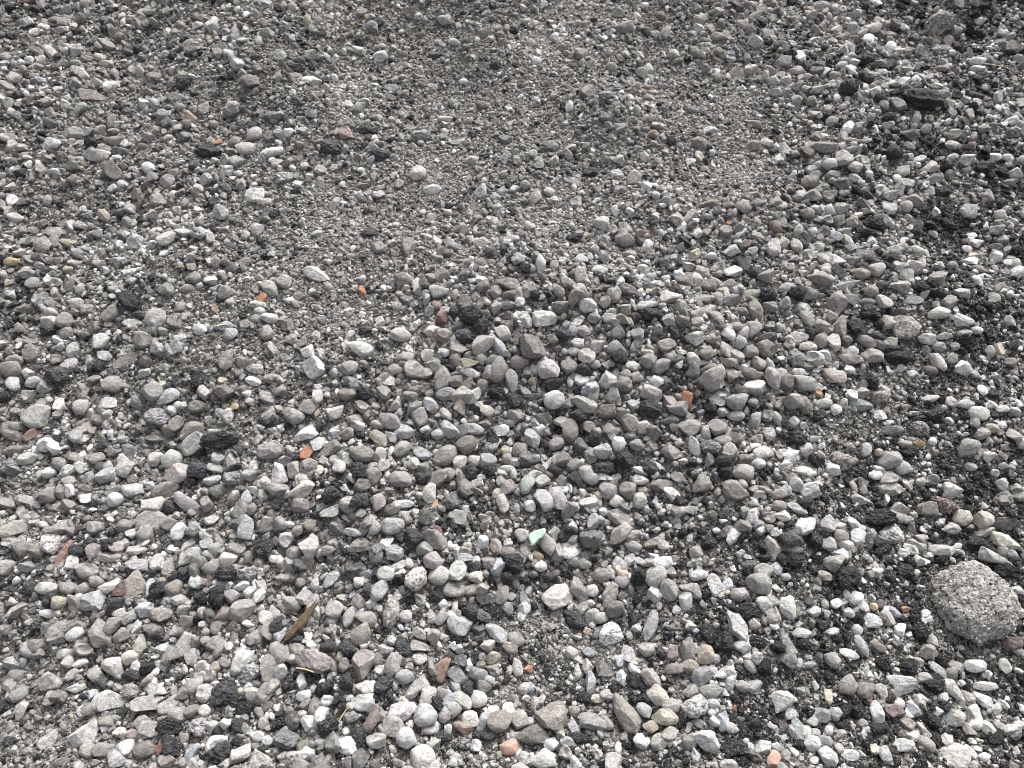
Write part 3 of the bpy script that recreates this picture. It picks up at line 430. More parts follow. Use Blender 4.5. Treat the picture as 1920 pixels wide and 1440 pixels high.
FINE_SPOTS = [(1035, 1215, 125, 95), (905, 150, 90, 60), (830, 330, 80, 40), (640, 470, 110, 60), (360, 590, 70, 50), (1500, 1100, 60, 35),
              (1480, 1285, 90, 25), (1760, 700, 80, 45), (1560, 800, 80, 40), (120, 1390, 70, 50), (1330, 215, 70, 50), (1420, 250, 60, 40),
              (400, 660, 60, 40), (1050, 420, 80, 30), (1370, 330, 90, 40), (1700, 620, 50, 30), (390, 180, 70, 35), (1640, 1230, 60, 30)]
def coarse_at(px, py):
    c = zone(Z_C, px, py)
    for a, b, ra, rb in FINE_SPOTS:
        c = c - 0.75 * np.exp(-((px - a) / ra) ** 2 - ((py - b) / rb) ** 2)
    return np.clip(c, 0.02, 1)

# ------------------------------------------------------------------ colours (plain surface colours, linear)
TONE = {'g': (.268, .255, .238), 'l': (.455, .440, .417), 'w': (.69, .683, .667), 'W': (.82, .82, .80), 'd': (.112, .110, .107), 'k': (.0125, .0125, .0132),
        'b': (.355, .370, .390), 'p': (.350, .316, .302), 't': (.262, .238, .208), 'y': (.53, .475, .385), 'Y': (.52, .42, .25), 'o': (.36, .185, .118), 'r': (.165, .10, .092),
        'n': (.375, .388, .362)}
def tone_rgb(code, r, jit=0.10):
    cs = [np.array(TONE[c]) for c in ('Y' if code == 'y' else code)]
    c = cs[0] if len(cs) == 1 else cs[0] * 0.6 + cs[1] * 0.4 if len(cs) == 2 else sum(cs) / len(cs)
    return np.clip(c * (1 + r.normal(0, jit)) * (1 + r.normal(0, 0.012, 3)), 0.008, 0.85)

# ------------------------------------------------------------------ shapes
def ico(sub):
    t = (1 + 5 ** .5) / 2
    v = np.array([(-1,t,0),(1,t,0),(-1,-t,0),(1,-t,0),(0,-1,t),(0,1,t),(0,-1,-t),(0,1,-t),(t,0,-1),(t,0,1),(-t,0,-1),(-t,0,1)], float)
    v /= np.linalg.norm(v[0])
    f = np.array([(0,11,5),(0,5,1),(0,1,7),(0,7,10),(0,10,11),(1,5,9),(5,11,4),(11,10,2),(10,7,6),(7,1,8),(3,9,4),(3,4,2),(3,2,6),(3,6,8),(3,8,9),(4,9,5),(2,4,11),(6,2,10),(8,6,7),(9,8,1)])
    for _ in range(sub):
        e = np.sort(np.concatenate([f[:, [0, 1]], f[:, [1, 2]], f[:, [2, 0]]]), 1)
        u, inv = np.unique(e, axis=0, return_inverse=True)
        m = v[u].mean(1); m /= np.linalg.norm(m, axis=1, keepdims=True)
        i = inv.reshape(3, -1) + len(v)
        v = np.concatenate([v, m])
        a, b, c = f.T
        f = np.concatenate([np.stack([a, i[0], i[2]], 1), np.stack([b, i[1], i[0]], 1), np.stack([c, i[2], i[1]], 1), np.stack([i[0], i[1], i[2]], 1)])
    return v, f
ICO = {s: ico(s) for s in (1, 2, 3, 4, 5)}
def unit_dirs(r, n):
    d = r.normal(size=(n, 3))
    return d / np.linalg.norm(d, axis=1, keepdims=True)
def waves(v, r, n, kmin, kmax, amp):
    o = np.zeros(len(v))
    for _ in range(n):
        k = unit_dirs(r, 1)[0] * r.uniform(kmin, kmax)
        o += np.sin(v @ k + r.uniform(0, 6.28))
    return o * amp / math.sqrt(n)
def normalise(v):
    lo, hi = v.min(0), v.max(0)
    return (v - (lo + hi) / 2) / ((hi - lo) / 2)
def rock_verts(shape, sub, r):
    v = ICO[sub][0].copy()
    if shape == 'r':                                    # water-worn pebble
        v *= (1 + waves(v, r, 4, 1.0, 2.4, 0.095))[:, None]
        for n in unit_dirs(r, r.integers(5, 10)):
            d = v @ n - r.uniform(.60, .84)
            v -= np.clip(d, 0, None)[:, None] * n * r.uniform(.65, .95)
        v *= (1 + waves(v, r, 5, 3.5, 8, 0.028) + waves(v, r, 6, 9, 18, 0.012))[:, None]
    elif shape in ('k', 'm'):                           # crumbly lump: broken faces, ragged all over
        v *= (1 + waves(v, r, 5, 1.5, 3.6, 0.20))[:, None]
        for n in unit_dirs(r, r.integers(6, 11)):
            d = v @ n - r.uniform(.5, .85)
            v -= np.clip(d, 0, None)[:, None] * n * .85
        d = v / np.linalg.norm(v, axis=1, keepdims=True)
        kn = unit_dirs(r, 40 if sub >= 3 else 20)
        wd = r.uniform(.75, .97, len(kn)); am = r.uniform(0, 1, len(kn))
        kb = (am * np.sqrt(np.clip((d @ kn.T - wd) / (1 - wd), 0, 1))).max(1)
        v += d * (.11 if shape == 'k' else .05) * (kb - .3)[:, None]
        v += d * (waves(v, r, 8, 5, 11, 0.06) + waves(v, r, 9, 12, 28, 0.05 if sub >= 3 else .02))[:, None] * (1 if shape == 'k' else .6)
    else:                                               # crushed stone: cut by planes
        v *= (1 + waves(v, r, 4, 1.2, 2.8, 0.15))[:, None]
        ns = unit_dirs(r, int(r.integers(6, 11)))
        for n in ns:
            o = r.uniform(.44, .80)
            d = v @ n - o
            v -= np.clip(d, 0, None)[:, None] * n * r.uniform(.93, 1.0)
        if r.random() < .5:                             # a bite out of it
            n = unit_dirs(r, 1)[0] * r.uniform(1.0, 1.3)
            q = v - n; dist = np.linalg.norm(q, axis=1); R = r.uniform(.45, .7)
            v += (q / dist[:, None]) * np.clip(R - dist, 0, None)[:, None] * .8
        nrm = v / (np.linalg.norm(v, axis=1, keepdims=True) + 1e-9)
        v += nrm * waves(v, r, 6, 3, 7, 0.026)[:, None] + nrm * waves(v, r, 7, 9, 20, 0.022 if sub >= 3 else .01)[:, None]
    return normalise(v)
def add_mesh(name, v, f, mat, smooth=True):
    me = bpy.data.meshes.new(name)
    me.vertices.add(len(v)); me.vertices.foreach_set("co", np.asarray(v, np.float32).ravel())
    me.loops.add(len(f) * 3); me.loops.foreach_set("vertex_index", np.asarray(f, np.int32).ravel())
    me.polygons.add(len(f)); me.polygons.foreach_set("loop_start", np.arange(0, 3 * len(f), 3, dtype=np.int32))
    me.polygons.foreach_set("use_smooth", np.full(len(f), smooth))
    me.materials.append(mat)
    me.update(); me.validate()
    return me
def link(o):
    SC.collection.objects.link(o)
    return o
def new_obj(name, me, parent=None):
    o = bpy.data.objects.new(name, me)
    link(o)
    if parent: o.parent = parent
    return o
def tag(o, label, cat, group=None):
    o['label'] = label; o['category'] = cat
    if group: o['group'] = group
    return o

# ------------------------------------------------------------------ materials
class NT:
    def __init__(s, name):
        s.m = bpy.data.materials.new(name); s.m.use_nodes = True
        s.t = s.m.node_tree; s.t.nodes.clear()
        s.out = s.n("ShaderNodeOutputMaterial"); s.b = s.n("ShaderNodeBsdfPrincipled")
        s.l(s.b.outputs[0], s.out.inputs[0])
    def n(s, k, **kw):
        x = s.t.nodes.new(k)
        for a, v in kw.items(): setattr(x, a, v)
        return x
    def l(s, a, b): s.t.links.new(a, b)
    def val(s, x, i, v):
        if hasattr(v, 'is_output'): s.l(v, x.inputs[i])
        else: x.inputs[i].default_value = v
    def math(s, op, a, b=0.0, c=0.0):
        x = s.n("ShaderNodeMath", operation=op)
        s.val(x, 0, a); s.val(x, 1, b); s.val(x, 2, c)
        return x.outputs[0]
    def rng(s, v, a, b, c, d):
        x = s.n("ShaderNodeMapRange"); s.val(x, 0, v)
        for i, q in zip((1, 2, 3, 4), (a, b, c, d)): x.inputs[i].default_value = q
        return x.outputs[0]
    def noise(s, vec, scale, detail=3.0, rough=0.6):
        x = s.n("ShaderNodeTexNoise"); s.l(vec, x.inputs['Vector'])
        x.inputs['Scale'].default_value = scale; x.inputs['Detail'].default_value = detail; x.inputs['Roughness'].default_value = rough
        return x.outputs[0]
    def voro(s, vec, scale, feature='F1'):
        x = s.n("ShaderNodeTexVoronoi", feature=feature); s.l(vec, x.inputs['Vector']); x.inputs['Scale'].default_value = scale
        return x
    def mix(s, fac, a, b, mode='MIX'):
        x = s.n("ShaderNodeMix", data_type='RGBA', blend_type=mode)
        s.val(x, 0, fac); s.val(x, 6, a); s.val(x, 7, b)
        return x.outputs[2]
    def scale(s, col, f):
        x = s.n("ShaderNodeVectorMath", operation='SCALE'); s.l(col, x.inputs[0]); s.val(x, 3, f)
        return x.outputs[0]
    def bump(s, h, strength, dist, prev=None):
        x = s.n("ShaderNodeBump"); x.inputs['Strength'].default_value = strength; x.inputs['Distance'].default_value = dist
        s.l(h, x.inputs['Height'])
        if prev is not None: s.l(prev, x.inputs['Normal'])
        return x.outputs[0]

def source_colour(t, inst):
    if inst:
        a = t.n("ShaderNodeAttribute", attribute_type='INSTANCER', attribute_name='col'); return a.outputs['Color']
    return t.n("ShaderNodeObjectInfo").outputs['Color']

def stone_mat(name, inst, mottle=1.0, pits=0.5):
    t = NT(name)
    pos = t.n("ShaderNodeNewGeometry").outputs['Position']
    col = source_colour(t, inst)
    n1 = t.noise(pos, 100, 5, .68); n2 = t.noise(pos, 330, 3, .7); n3 = t.noise(pos, 25, 2, .5)
    f = t.math('MULTIPLY', t.rng(n1, .3, .7, 1 - .46 * mottle, 1 + .34 * mottle), t.rng(n2, .3, .7, 1 - .34 * mottle, 1 + .30 * mottle))
    # small dark mineral specks and pits
    sp = t.rng(t.noise(pos, 430, 2, .5), .64, .72, 0, 1)
    sp = t.math('MULTIPLY', sp, t.rng(n3, .42, .62, 0, pits))
    c = t.scale(col, f)
    c = t.mix(sp, c, (.045, .042, .04, 1))
    # thin pale lime dust in patches
    du = t.math('MULTIPLY', t.rng(t.noise(pos, 110, 4, .65), .46, .64, 0, 1), .40 * mottle)
    c = t.mix(du, c, (.36, .343, .318, 1))
    t.l(c, t.b.inputs['Base Color'])
    t.b.inputs['Roughness'].default_value = .88
    t.b.inputs['Specular IOR Level'].default_value = .28
    b = t.bump(t.noise(pos, 140, 5, .7), 1.0, .007)
    b = t.bump(t.noise(pos, 480, 2, .6), .5, .002, b)
    t.l(b, t.b.inputs['Normal'])
    return t.m
def asphalt_mat(name, inst):
    t = NT(name)
    pos = t.n("ShaderNodeNewGeometry").outputs['Position']
    col = source_colour(t, inst)
    v = t.voro(pos, 330)
    sep = t.n("ShaderNodeSeparateColor"); t.l(v.outputs['Color'], sep.inputs[0])
    gr = t.math('MULTIPLY', t.rng(sep.outputs[0], .80, .86, 0, 1), t.rng(v.outputs['Distance'], .35, .55, 1, 0))
    gc = t.mix(sep.outputs[1], (.07, .069, .067, 1), (.24, .235, .225, 1))
    c = t.scale(col, t.rng(t.noise(pos, 120, 4, .65), .3, .7, .55, 1.6))
    c = t.mix(t.math('MULTIPLY', gr, .8), c, gc)
    du = t.math('MULTIPLY', t.rng(t.noise(pos, 60, 5, .7), .55, .75, 0, 1), .14)      # clinging stone dust
    c = t.mix(du, c, (.20, .19, .175, 1))
    t.l(c, t.b.inputs['Base Color'])
    t.b.inputs['Roughness'].default_value = .72
    t.b.inputs['Specular IOR Level'].default_value = .35
    h = t.math('ADD', t.noise(pos, 260, 3, .7), t.math('MULTIPLY', v.outputs['Distance'], -.8))
    t.l(t.bump(h, .9, .004), t.b.inputs['Normal'])
    return t.m
def concrete_mat(name, inst=False):
    t = NT(name)
    pos = t.n("ShaderNodeNewGeometry").outputs['Position']
    col = source_colour(t, inst)
    v = t.voro(pos, 210); v2 = t.voro(pos, 95)
    s1 = t.n("ShaderNodeSeparateColor"); t.l(v.outputs['Color'], s1.inputs[0])
    s2 = t.n("ShaderNodeSeparateColor"); t.l(v2.outputs['Color'], s2.inputs[0])
    c = t.scale(col, t.rng(t.noise(pos, 120, 5, .75), .32, .68, .40, 1.55))
    g1 = t.n("ShaderNodeValToRGB"); t.l(s1.outputs[0], g1.inputs[0])
    e = g1.color_ramp.elements; e[0].position = 0; e[0].color = (.03, .03, .03, 1); e[1].position = 1; e[1].color = (.58, .56, .52, 1)
    for p, q in ((.16, (.07, .068, .065, 1)), (.34, (.24, .232, .215, 1)), (.72, (.38, .365, .34, 1)), (.86, (.44, .37, .335, 1))):
        x = e.new(p); x.color = q
    m1 = t.math('MULTIPLY', t.rng(v.outputs['Distance'], .45, .75, 1, 0), t.rng(s1.outputs[1], .3, .4, 0, .8))
    c = t.mix(m1, c, g1.outputs[0])
    m2 = t.math('MULTIPLY', t.rng(v2.outputs['Distance'], .25, .5, 1, 0), t.rng(s2.outputs[1], .62, .68, 0, .75))
    c = t.mix(m2, c, t.mix(s2.outputs[0], (.07, .07, .068, 1), (.5, .47, .43, 1)))
    t.l(c, t.b.inputs['Base Color'])
    t.b.inputs['Roughness'].default_value = .93
    t.b.inputs['Specular IOR Level'].default_value = .2
    h = t.math('ADD', t.noise(pos, 190, 4, .7), t.math('MULTIPLY', v.outputs['Distance'], -.9))
    t.l(t.bump(h, .5, .004), t.b.inputs['Normal'])
    return t.m
def brick_mat():
    t = NT("brick_clay")
    pos = t.n("ShaderNodeNewGeometry").outputs['Position']
    col = source_colour(t, False)
    c = t.scale(col, t.rng(t.noise(pos, 160, 4, .7), .3, .7, .72, 1.2))
    c = t.mix(t.rng(t.noise(pos, 90, 4, .7), .48, .66, 0, .6), c, (.42, .33, .27, 1))
    t.l(c, t.b.inputs['Base Color']); t.b.inputs['Roughness'].default_value = .95; t.b.inputs['Specular IOR Level'].default_value = .15
    t.l(t.bump(t.noise(pos, 330, 4, .7), .7, .003), t.b.inputs['Normal'])
    return t.m
def ground_mat():
    """the fines between the stones: crushed sand and grit, blacker where asphalt has crumbled"""
    t = NT("crushed_fines")
    pos = t.n("ShaderNodeNewGeometry").outputs['Position']
    dk = t.n("ShaderNodeAttribute", attribute_name='asphalt').outputs['Fac']
    v = t.voro(pos, 300); w = t.voro(pos, 135)
    sv = t.n("ShaderNodeSeparateColor"); t.l(v.outputs['Color'], sv.inputs[0])
    sw = t.n("ShaderNodeSeparateColor"); t.l(w.outputs['Color'], sw.inputs[0])
    def ramp(fac):
        g = t.n("ShaderNodeValToRGB"); t.l(fac, g.inputs[0])
        e = g.color_ramp.elements; e[0].position = 0; e[0].color = (.03, .03, .03, 1); e[1].position = 1; e[1].color = (.56, .54, .50, 1)
        for p, q in ((.12, (.06, .058, .055, 1)), (.28, (.17, .16, .147, 1)), (.65, (.25, .236, .215, 1)), (.85, (.36, .342, .316, 1))):
            x = e.new(p); x.color = q
        return g.outputs[0]
    dirt = t.mix(t.noise(pos, 40, 5, .65), (.085, .079, .071, 1), (.185, .174, .158, 1))
    c = t.mix(.75, dirt, ramp(sv.outputs[0]))
    c = t.mix(t.rng(sw.outputs[1], .55, .6, 0, .85), c, ramp(sw.outputs[0]))
    blk = t.rng(t.math('ADD', dk, t.math('MULTIPLY', t.math('SUBTRACT', t.noise(pos, 26, 5, .7), .5), 1.7)), .24, .5, 0, .92)
    blk = t.math('MULTIPLY', blk, t.rng(sv.outputs[1], .25, .4, 1, .35))
    c = t.mix(blk, c, (.015, .015, .016, 1))
    t.l(c, t.b.inputs['Base Color']); t.b.inputs['Roughness'].default_value = .95; t.b.inputs['Specular IOR Level'].default_value = .15
    h = t.math('ADD', t.math('MULTIPLY', w.outputs['Distance'], -1.3), t.math('MULTIPLY', v.outputs['Distance'], -.7))
    t.l(t.bump(t.math('ADD', h, t.noise(pos, 90, 4, .7)), 1.0, .007), t.b.inputs['Normal'])
    return t.m

M_STONE, M_PEB = stone_mat("crushed_stone", False), stone_mat("worn_pebble", False, .8, .4)
M_ASPH, M_CONC, M_BRICK = asphalt_mat("old_asphalt", False), concrete_mat("old_concrete"), brick_mat()
M_STONE_I, M_PEB_I, M_ASPH_I = stone_mat("loose_stone", True), stone_mat("loose_pebble", True, .8, .4), asphalt_mat("loose_asphalt", True)

# ------------------------------------------------------------------ ground sheet
def axis(lo, hi, step, far):
    a = list(np.arange(lo, hi + step / 2, step)); s = step
    b, c = [], []
    p = hi
    while p < far: s *= 1.35; p += s; b.append(p)
    s = step; p = lo
    while p > -far: s *= 1.35; p -= s; c.append(p)
    return np.array(c[::-1] + a + b)
gx, gy = axis(-3.0, 3.0, .025, 60), axis(0.1, 4.6, .025, 60)
X, Y = np.meshgrid(gx, gy)
Zt = terrain(X, Y)
nx, ny = len(gx), len(gy)
idx = np.arange(nx * ny).reshape(ny, nx)
q = np.stack([idx[:-1, :-1], idx[:-1, 1:], idx[1:, 1:], idx[1:, :-1]], -1).reshape(-1, 4)
tri = np.concatenate([q[:, [0, 1, 2]], q[:, [0, 2, 3]]])
me = add_mesh("ground", np.stack([X, Y, Zt], -1).reshape(-1, 3), tri, ground_mat())
gpx, gpy = to_photo(X.ravel(), np.maximum(Y.ravel(), .2), Zt.ravel())
me.attributes.new("asphalt", 'FLOAT', 'POINT').data.foreach_set("value", zone(Z_K, np.clip(np.nan_to_num(gpx), 0, PW), np.clip(np.nan_to_num(gpy), 0, PH)).astype(np.float32))
ground = new_obj("ground", me)
ground['kind'] = 'structure'

# ------------------------------------------------------------------ the stones one can tell apart
def euler_frame(ux, uy, uz):
    from mathutils import Matrix
    return Matrix((ux, uy, uz)).transposed()
rows = []
for (tx, ty), text in RAW.items():
    for s in text.replace('\n', '|').split('|'):
        s = s.strip()
        if not s: continue
        p = s.split(',')
        x, y, w, h = map(float, p[:4])
        a = float(p[4]) if len(p) == 7 else (0.0 if w >= h else 90.0)
        hand = HAND.get(((tx, ty), int(x), int(y)))
        rows.append(dict(px=tx + x / 3, py=ty + y / 3, L=max(w, h) / 3, S=min(w, h) / 3, ang=a, tone=p[-2], shape=p[-1], hand=hand))
for i, r in enumerate(rows): r['i'] = i
def kind_of(r):
    return {'r': 'pebble', 'k': 'asphalt_lump', 'c': 'brick_fragment', 'm': 'stone'}.get(r['shape'], 'stone')
KEEP = {'stone': 292, 'pebble': 285, 'asphalt_lump': 200, 'brick_fragment': 99}
by = {}
for r in rows: by.setdefault(kind_of(r), []).append(r)
for k, v in by.items():
    v.sort(key=lambda r: (-(r['hand'] is not None), -r['L'] * r['S']))
    for j, r in enumerate(v): r['solo'] = j < KEEP[k]

P, dep = to_ground(np.array([r['px'] for r in rows]), np.array([r['py'] for r in rows]), 0.006)
for r, p, d in zip(rows, P, dep):
    r['x'], r['y'] = p[0], p[1]; r['m'] = d / FPX
occ_res = .003
OX0, OY0, OX1, OY1 = -3.0, 0.15, 3.0, 4.4
occ = np.zeros((int((OY1 - OY0) / occ_res), int((OX1 - OX0) / occ_res)), np.uint8)
def stamp(x, y, rx, ry, val):
    ix, iy = int((x - OX0) / occ_res), int((y - OY0) / occ_res)
    kx, ky = max(1, int(rx / occ_res)), max(1, int(ry / occ_res))
    x0, x1, y0, y1 = max(ix - kx, 0), min(ix + kx + 1, occ.shape[1]), max(iy - ky, 0), min(iy + ky + 1, occ.shape[0])
    if x0 >= x1 or y0 >= y1: return
    yy, xx = np.ogrid[y0 - iy:y1 - iy, x0 - ix:x1 - ix]
    b = occ[y0:y1, x0:x1]
    b[(xx / kx) ** 2 + (yy / ky) ** 2 <= 1] |= val
for _x, _y, _rx, _ry in ((1822, 1130, 80, 76), (1007, 1006, 14, 14), (563, 1167, 16, 22), (548, 1186, 12, 14), (580, 1145, 12, 14)):
    _p, _d = to_ground(np.array(float(_x)), np.array(float(_y)), .01)
    stamp(_p[0], _p[1], _rx * _d / FPX, _ry * _d / FPX * 1.1, 7)
inst_rows = {'gravel': [], 'asphalt_crumbs': [], 'grit': []}
def frame_at(r, rr, tilt):
    """axes of a lying stone: long axis along the direction it has in the photo, thin axis out of the heap"""
    n = slope_n(np.array(r['x']), np.array(r['y']))
    c = np.array([r['x'], r['y'], 0]); c[2] = terrain(r['x'], r['y'])
    view = np.array([0, 0, CAM_H]) - c; view /= np.linalg.norm(view)
    z = n * .45 + view * .55 + rr.normal(0, tilt, 3) * .3; z /= np.linalg.norm(z)
    a = math.radians(r['ang'])
    u = math.cos(a) * RGT + math.sin(a) * UPV
    u = u - z * (u @ z); u /= np.linalg.norm(u)
    return u, np.cross(z, u), z
from mathutils import Matrix, Vector
MATS = {'r': M_PEB, 'k': M_ASPH, 'm': M_CONC, 'c': M_BRICK}
solo = []
for r in rows:
    rr = np.random.default_rng(1000 + r['i'])
    kq = .51 + .045 * min(1, max(0, (r['py'] - 250) / 450))
    L, S = r['L'] * r['m'] * kq, r['S'] * r['m'] * kq
    sh = r['shape']
    th = S * {'r': rr.uniform(.72, .95), 'f': rr.uniform(.28, .4), 'k': rr.uniform(.8, 1.0), 'm': .85, 'c': .75, 'x': .3}.get(sh, rr.uniform(.62, .95))
    cz = float(coarse_at(np.array(r['px']), np.array(r['py'])))
    lift = th * (.22 + .55 * cz + rr.uniform(-.1, .15))
    if sh == 'k' and cz < .5: lift = th * .15
    p, _d = to_ground(np.array(r['px']), np.array(r['py']), lift)
    u, v, z = frame_at(r, rr, .5 if sh != 'f' else .2)
    r['pos'] = p; r['rad'] = (L, S, th)
    stamp(p[0], p[1], abs(u[0]) * L + abs(v[0]) * S, abs(u[1]) * L + abs(v[1]) * S, 0)
    col = tone_rgb(r['tone'], rr, .09)
    if sh == 'k': col = col * rr.uniform(.7, 1.5) * (1.0 + 3.6 * (1 - float(zone(Z_W, np.array(r['px']), np.array(r['py'])))))
    k = abs(math.cos(math.radians(r['ang'])))
    ex, ey = L * k + S * (1 - k), (S * k + L * (1 - k)) * 1.08
    stamp(p[0], p[1], ex * .80, ey * .80, 1)
    stamp(p[0], p[1], ex * .98, ey * .98, 2)
    R = np.stack([u, v, z], 1)
    if r['solo']:
        sub = 4 if (sh in 'km' and L * 2 / r['m'] > 34) or (sh in 'afx' and L * 2 / r['m'] > 56) else 3
        base = rock_verts(sh if sh not in 'fcx' else 'a', sub, rr)
        if sh == 'x':
            base[:, 2] += .9 * (base[:, 0] ** 2) - .5 * np.sin(base[:, 0] * 3) * (base[:, 1] > 0)
        nm = kind_of(r)
        me = add_mesh(nm, base * np.array([L, S, th]), ICO[sub][1], MATS.get(sh, M_STONE))
        o = new_obj(nm, me)
        mw = Matrix([list(R[0]) + [p[0]], list(R[1]) + [p[1]], list(R[2]) + [p[2]], [0, 0, 0, 1]])
        o.matrix_world = mw
        o.color = (*col, 1)
        r['obj'] = o
        solo.append(r)
    else:
        inst_rows['asphalt_crumbs' if sh == 'k' else 'gravel'].append((p, R, (L, S, th), col, sh))

# ------------------------------------------------------------------ loose fill between them
def rand_frames(x, y, r, tilt):
    n = slope_n(x, y)
    z = n + r.normal(0, tilt, n.shape); z /= np.linalg.norm(z, axis=1, keepdims=True)
    a = r.normal(size=n.shape); a -= z * (a * z).sum(1, keepdims=True); a /= np.linalg.norm(a, axis=1, keepdims=True)
    return np.stack([a, np.cross(z, a), z], 2)
_cr = np.random.default_rng(99)
_cw = [(_cr.uniform(0, 6.28), _cr.uniform(70, 260), _cr.uniform(0, 6.28)) for _ in range(14)]
def clump(px, py):
    """asphalt lies in clusters: 0 .. 1.2 over the heap"""
    s = sum(np.sin((px * math.cos(a) + py * 1.3 * math.sin(a)) * 6.2832 / w + p) for a, w, p in _cw)
    return np.clip(.5 + .22 * s, 0, 1.2)
_dw = [(_cr.uniform(0, 6.28), _cr.uniform(110, 520), _cr.uniform(0, 6.28)) for _ in range(12)]
def patch_tone(px, py):
    """colour factor of the loose fill: random patches, darker upper left, lower left, top centre"""
    s = sum(np.sin((px * math.cos(a) + py * 1.2 * math.sin(a)) * 6.2832 / w + p) for a, w, p in _dw)
    wet = np.exp(-((px - 150) / 520) ** 2 - ((py - 120) / 420) ** 2) * .16 + np.exp(-((px - 40) / 260) ** 2 - ((py - 1400) / 200) ** 2) * .30 + np.exp(-((px - 900) / 420) ** 2 - ((py - 130) / 230) ** 2) * .16
    return np.clip(1 + .055 * s - wet, .62, 1.18)
def fill_colour(px, py, r, n):
    """surface colours of n loose pieces by zone: (colour, is it asphalt)"""
    kz = zone(Z_K, px, py); wz = zone(Z_W, px, py)
    kz = kz + .10 * (1 - wz)
    isk = r.random(n) < np.clip(kz * (.25 + 1.25 * clump(px, py)) * (.72 + .35 * wz), 0, .88)
    keys = ['g', 'l', 'w', 'd', 'b', 'p', 't', 'y', 'n', 'o', 'r']
    tab = np.array([TONE[k] for k in keys])
    dusty = np.array([.48, .28, .04, .08, .03, .03, .05, .006, .012, .0002, .0015])
    clean = np.array([.20, .36, .25, .07, .045, .03, .025, .016, .014, .0004, .0015])
    pr = dusty[None] * (1 - wz)[:, None] + clean[None] * wz[:, None]
    cum = np.cumsum(pr / pr.sum(1, keepdims=True), 1)
    j = (r.random(n)[:, None] > cum).sum(1).clip(0, len(keys) - 1)
    col = tab[j] * (1 + r.normal(0, .15, (n, 1))) * (1 + r.normal(0, .012, (n, 3)))
    kc = np.array(TONE['k'])[None] * (1 + 2.4 * (1 - wz))[:, None] * r.uniform(.5, 1.6, (n, 1))
    return np.clip(np.where(isk[:, None], kc, col) * patch_tone(px, py)[:, None], .006, .8), isk
def inframe(px, py, m): return (px > -m) & (px < PW + m) & (py > -m) & (py < PH + m)

def scatter(n_try, rmin, rmax, power, cmin, cpow, mark, test, seed, over, low, high, margin):
    r = np.random.default_rng(seed)
    x = r.uniform(OX0 + .05, OX1 - .05, n_try); y = r.uniform(OY0 + .05, OY1 - .05, n_try)
    z = terrain(x, y); px, py = to_photo(x, y, z)
    ok = inframe(px, py, margin)
    x, y, z, px, py = (a[ok] for a in (x, y, z, px, py))
    c = coarse_at(px, py)
    ok = r.random(len(x)) < np.clip(cmin + (1 - cmin) * c ** cpow, 0, 1)
    x, y, z, px, py, c = (a[ok] for a in (x, y, z, px, py, c))
    rad = rmin + (rmax - rmin) * r.random(len(x)) ** power
    rad = np.minimum(rad, .010 + .013 * c)
    order = np.argsort(-rad)
    ix = ((x - OX0) / occ_res).astype(int); iy = ((y - OY0) / occ_res).astype(int)
    keep = []
    for i in order:
        if occ[iy[i], ix[i]] & test: continue
        keep.append(i)
        stamp(x[i], y[i], rad[i] * over, rad[i] * over, mark)
    k = np.array(keep)
    x, y, z, px, py, c, rad = (a[k] for a in (x, y, z, px, py, c, rad))
    n = len(x)
    R = rand_frames(x, y, r, .55)
    asp = np.stack([r.uniform(1.0, 1.45, n), r.uniform(.80, 1.08, n), r.uniform(.60, .98, n)], 1)
    dims = rad[:, None] * asp
    zz = z + dims[:, 2] * (low + (high - low) * (.35 * r.random(n) + .65 * c))
    col, isk = fill_colour(px, py, r, n)
    round_ = r.random(n) < .10
    return np.stack([x, y, zz], 1), R, dims, col, isk, round_

layers = []
# medium stones, then chips, then a second loose course on top of the coarse zones
layers.append(('m', scatter(48000, .0080, .0215, 2.6, .06, 1.4, 1 | 2, 2, 11, .86, -.15, .75, 620)))
layers.append(('m', scatter(95000, .0050, .0110, 1.7, .38, 1.1, 1 | 2, 2, 12, .80, -.2, .6, 620)))
layers.append(('u', scatter(12000, .0080, .0130, 2.0, .00, 2.5, 4, 1 | 4, 13, .95, .3, .95, 620)))
layers.append(('s', scatter(150000, .0030, .0060, 1.6, .75, .5, 2, 2, 14, .75, -.2, .5, 450)))
SMALL = layers
def rock_cat(R):  # rotation matrices -> XYZ euler
    sy = np.hypot(R[:, 0, 0], R[:, 1, 0])
    return np.stack([np.arctan2(R[:, 2, 1], R[:, 2, 2]), np.arctan2(-R[:, 2, 0], sy), np.arctan2(R[:, 1, 0], R[:, 0, 0])], 1)

# shapes the loose fill is made of (kept out of the scene, used by the geometry nodes)
def variants(name, shape, n, sub, mat, seed):
    col = bpy.data.collections.new(name)
    for i in range(n):
        r = np.random.default_rng(seed + i)
        me = add_mesh(name + "_shape", rock_verts(shape, sub, r), ICO[sub][1], mat)
        col.objects.link(bpy.data.objects.new("%s_shape_%02d" % (name, i), me))
    return col
NV = 32
V_ANG = variants("crushed_piece", 'a', NV, 3, M_STONE_I, 500)
V_PEB = variants("pebble_piece", 'r', NV, 2, M_PEB_I, 600)
V_ASP = variants("asphalt_piece", 'k', NV, 3, M_ASPH_I, 700)
V_GRT = variants("grit_piece", 'a', NV, 1, M_STONE_I, 800)

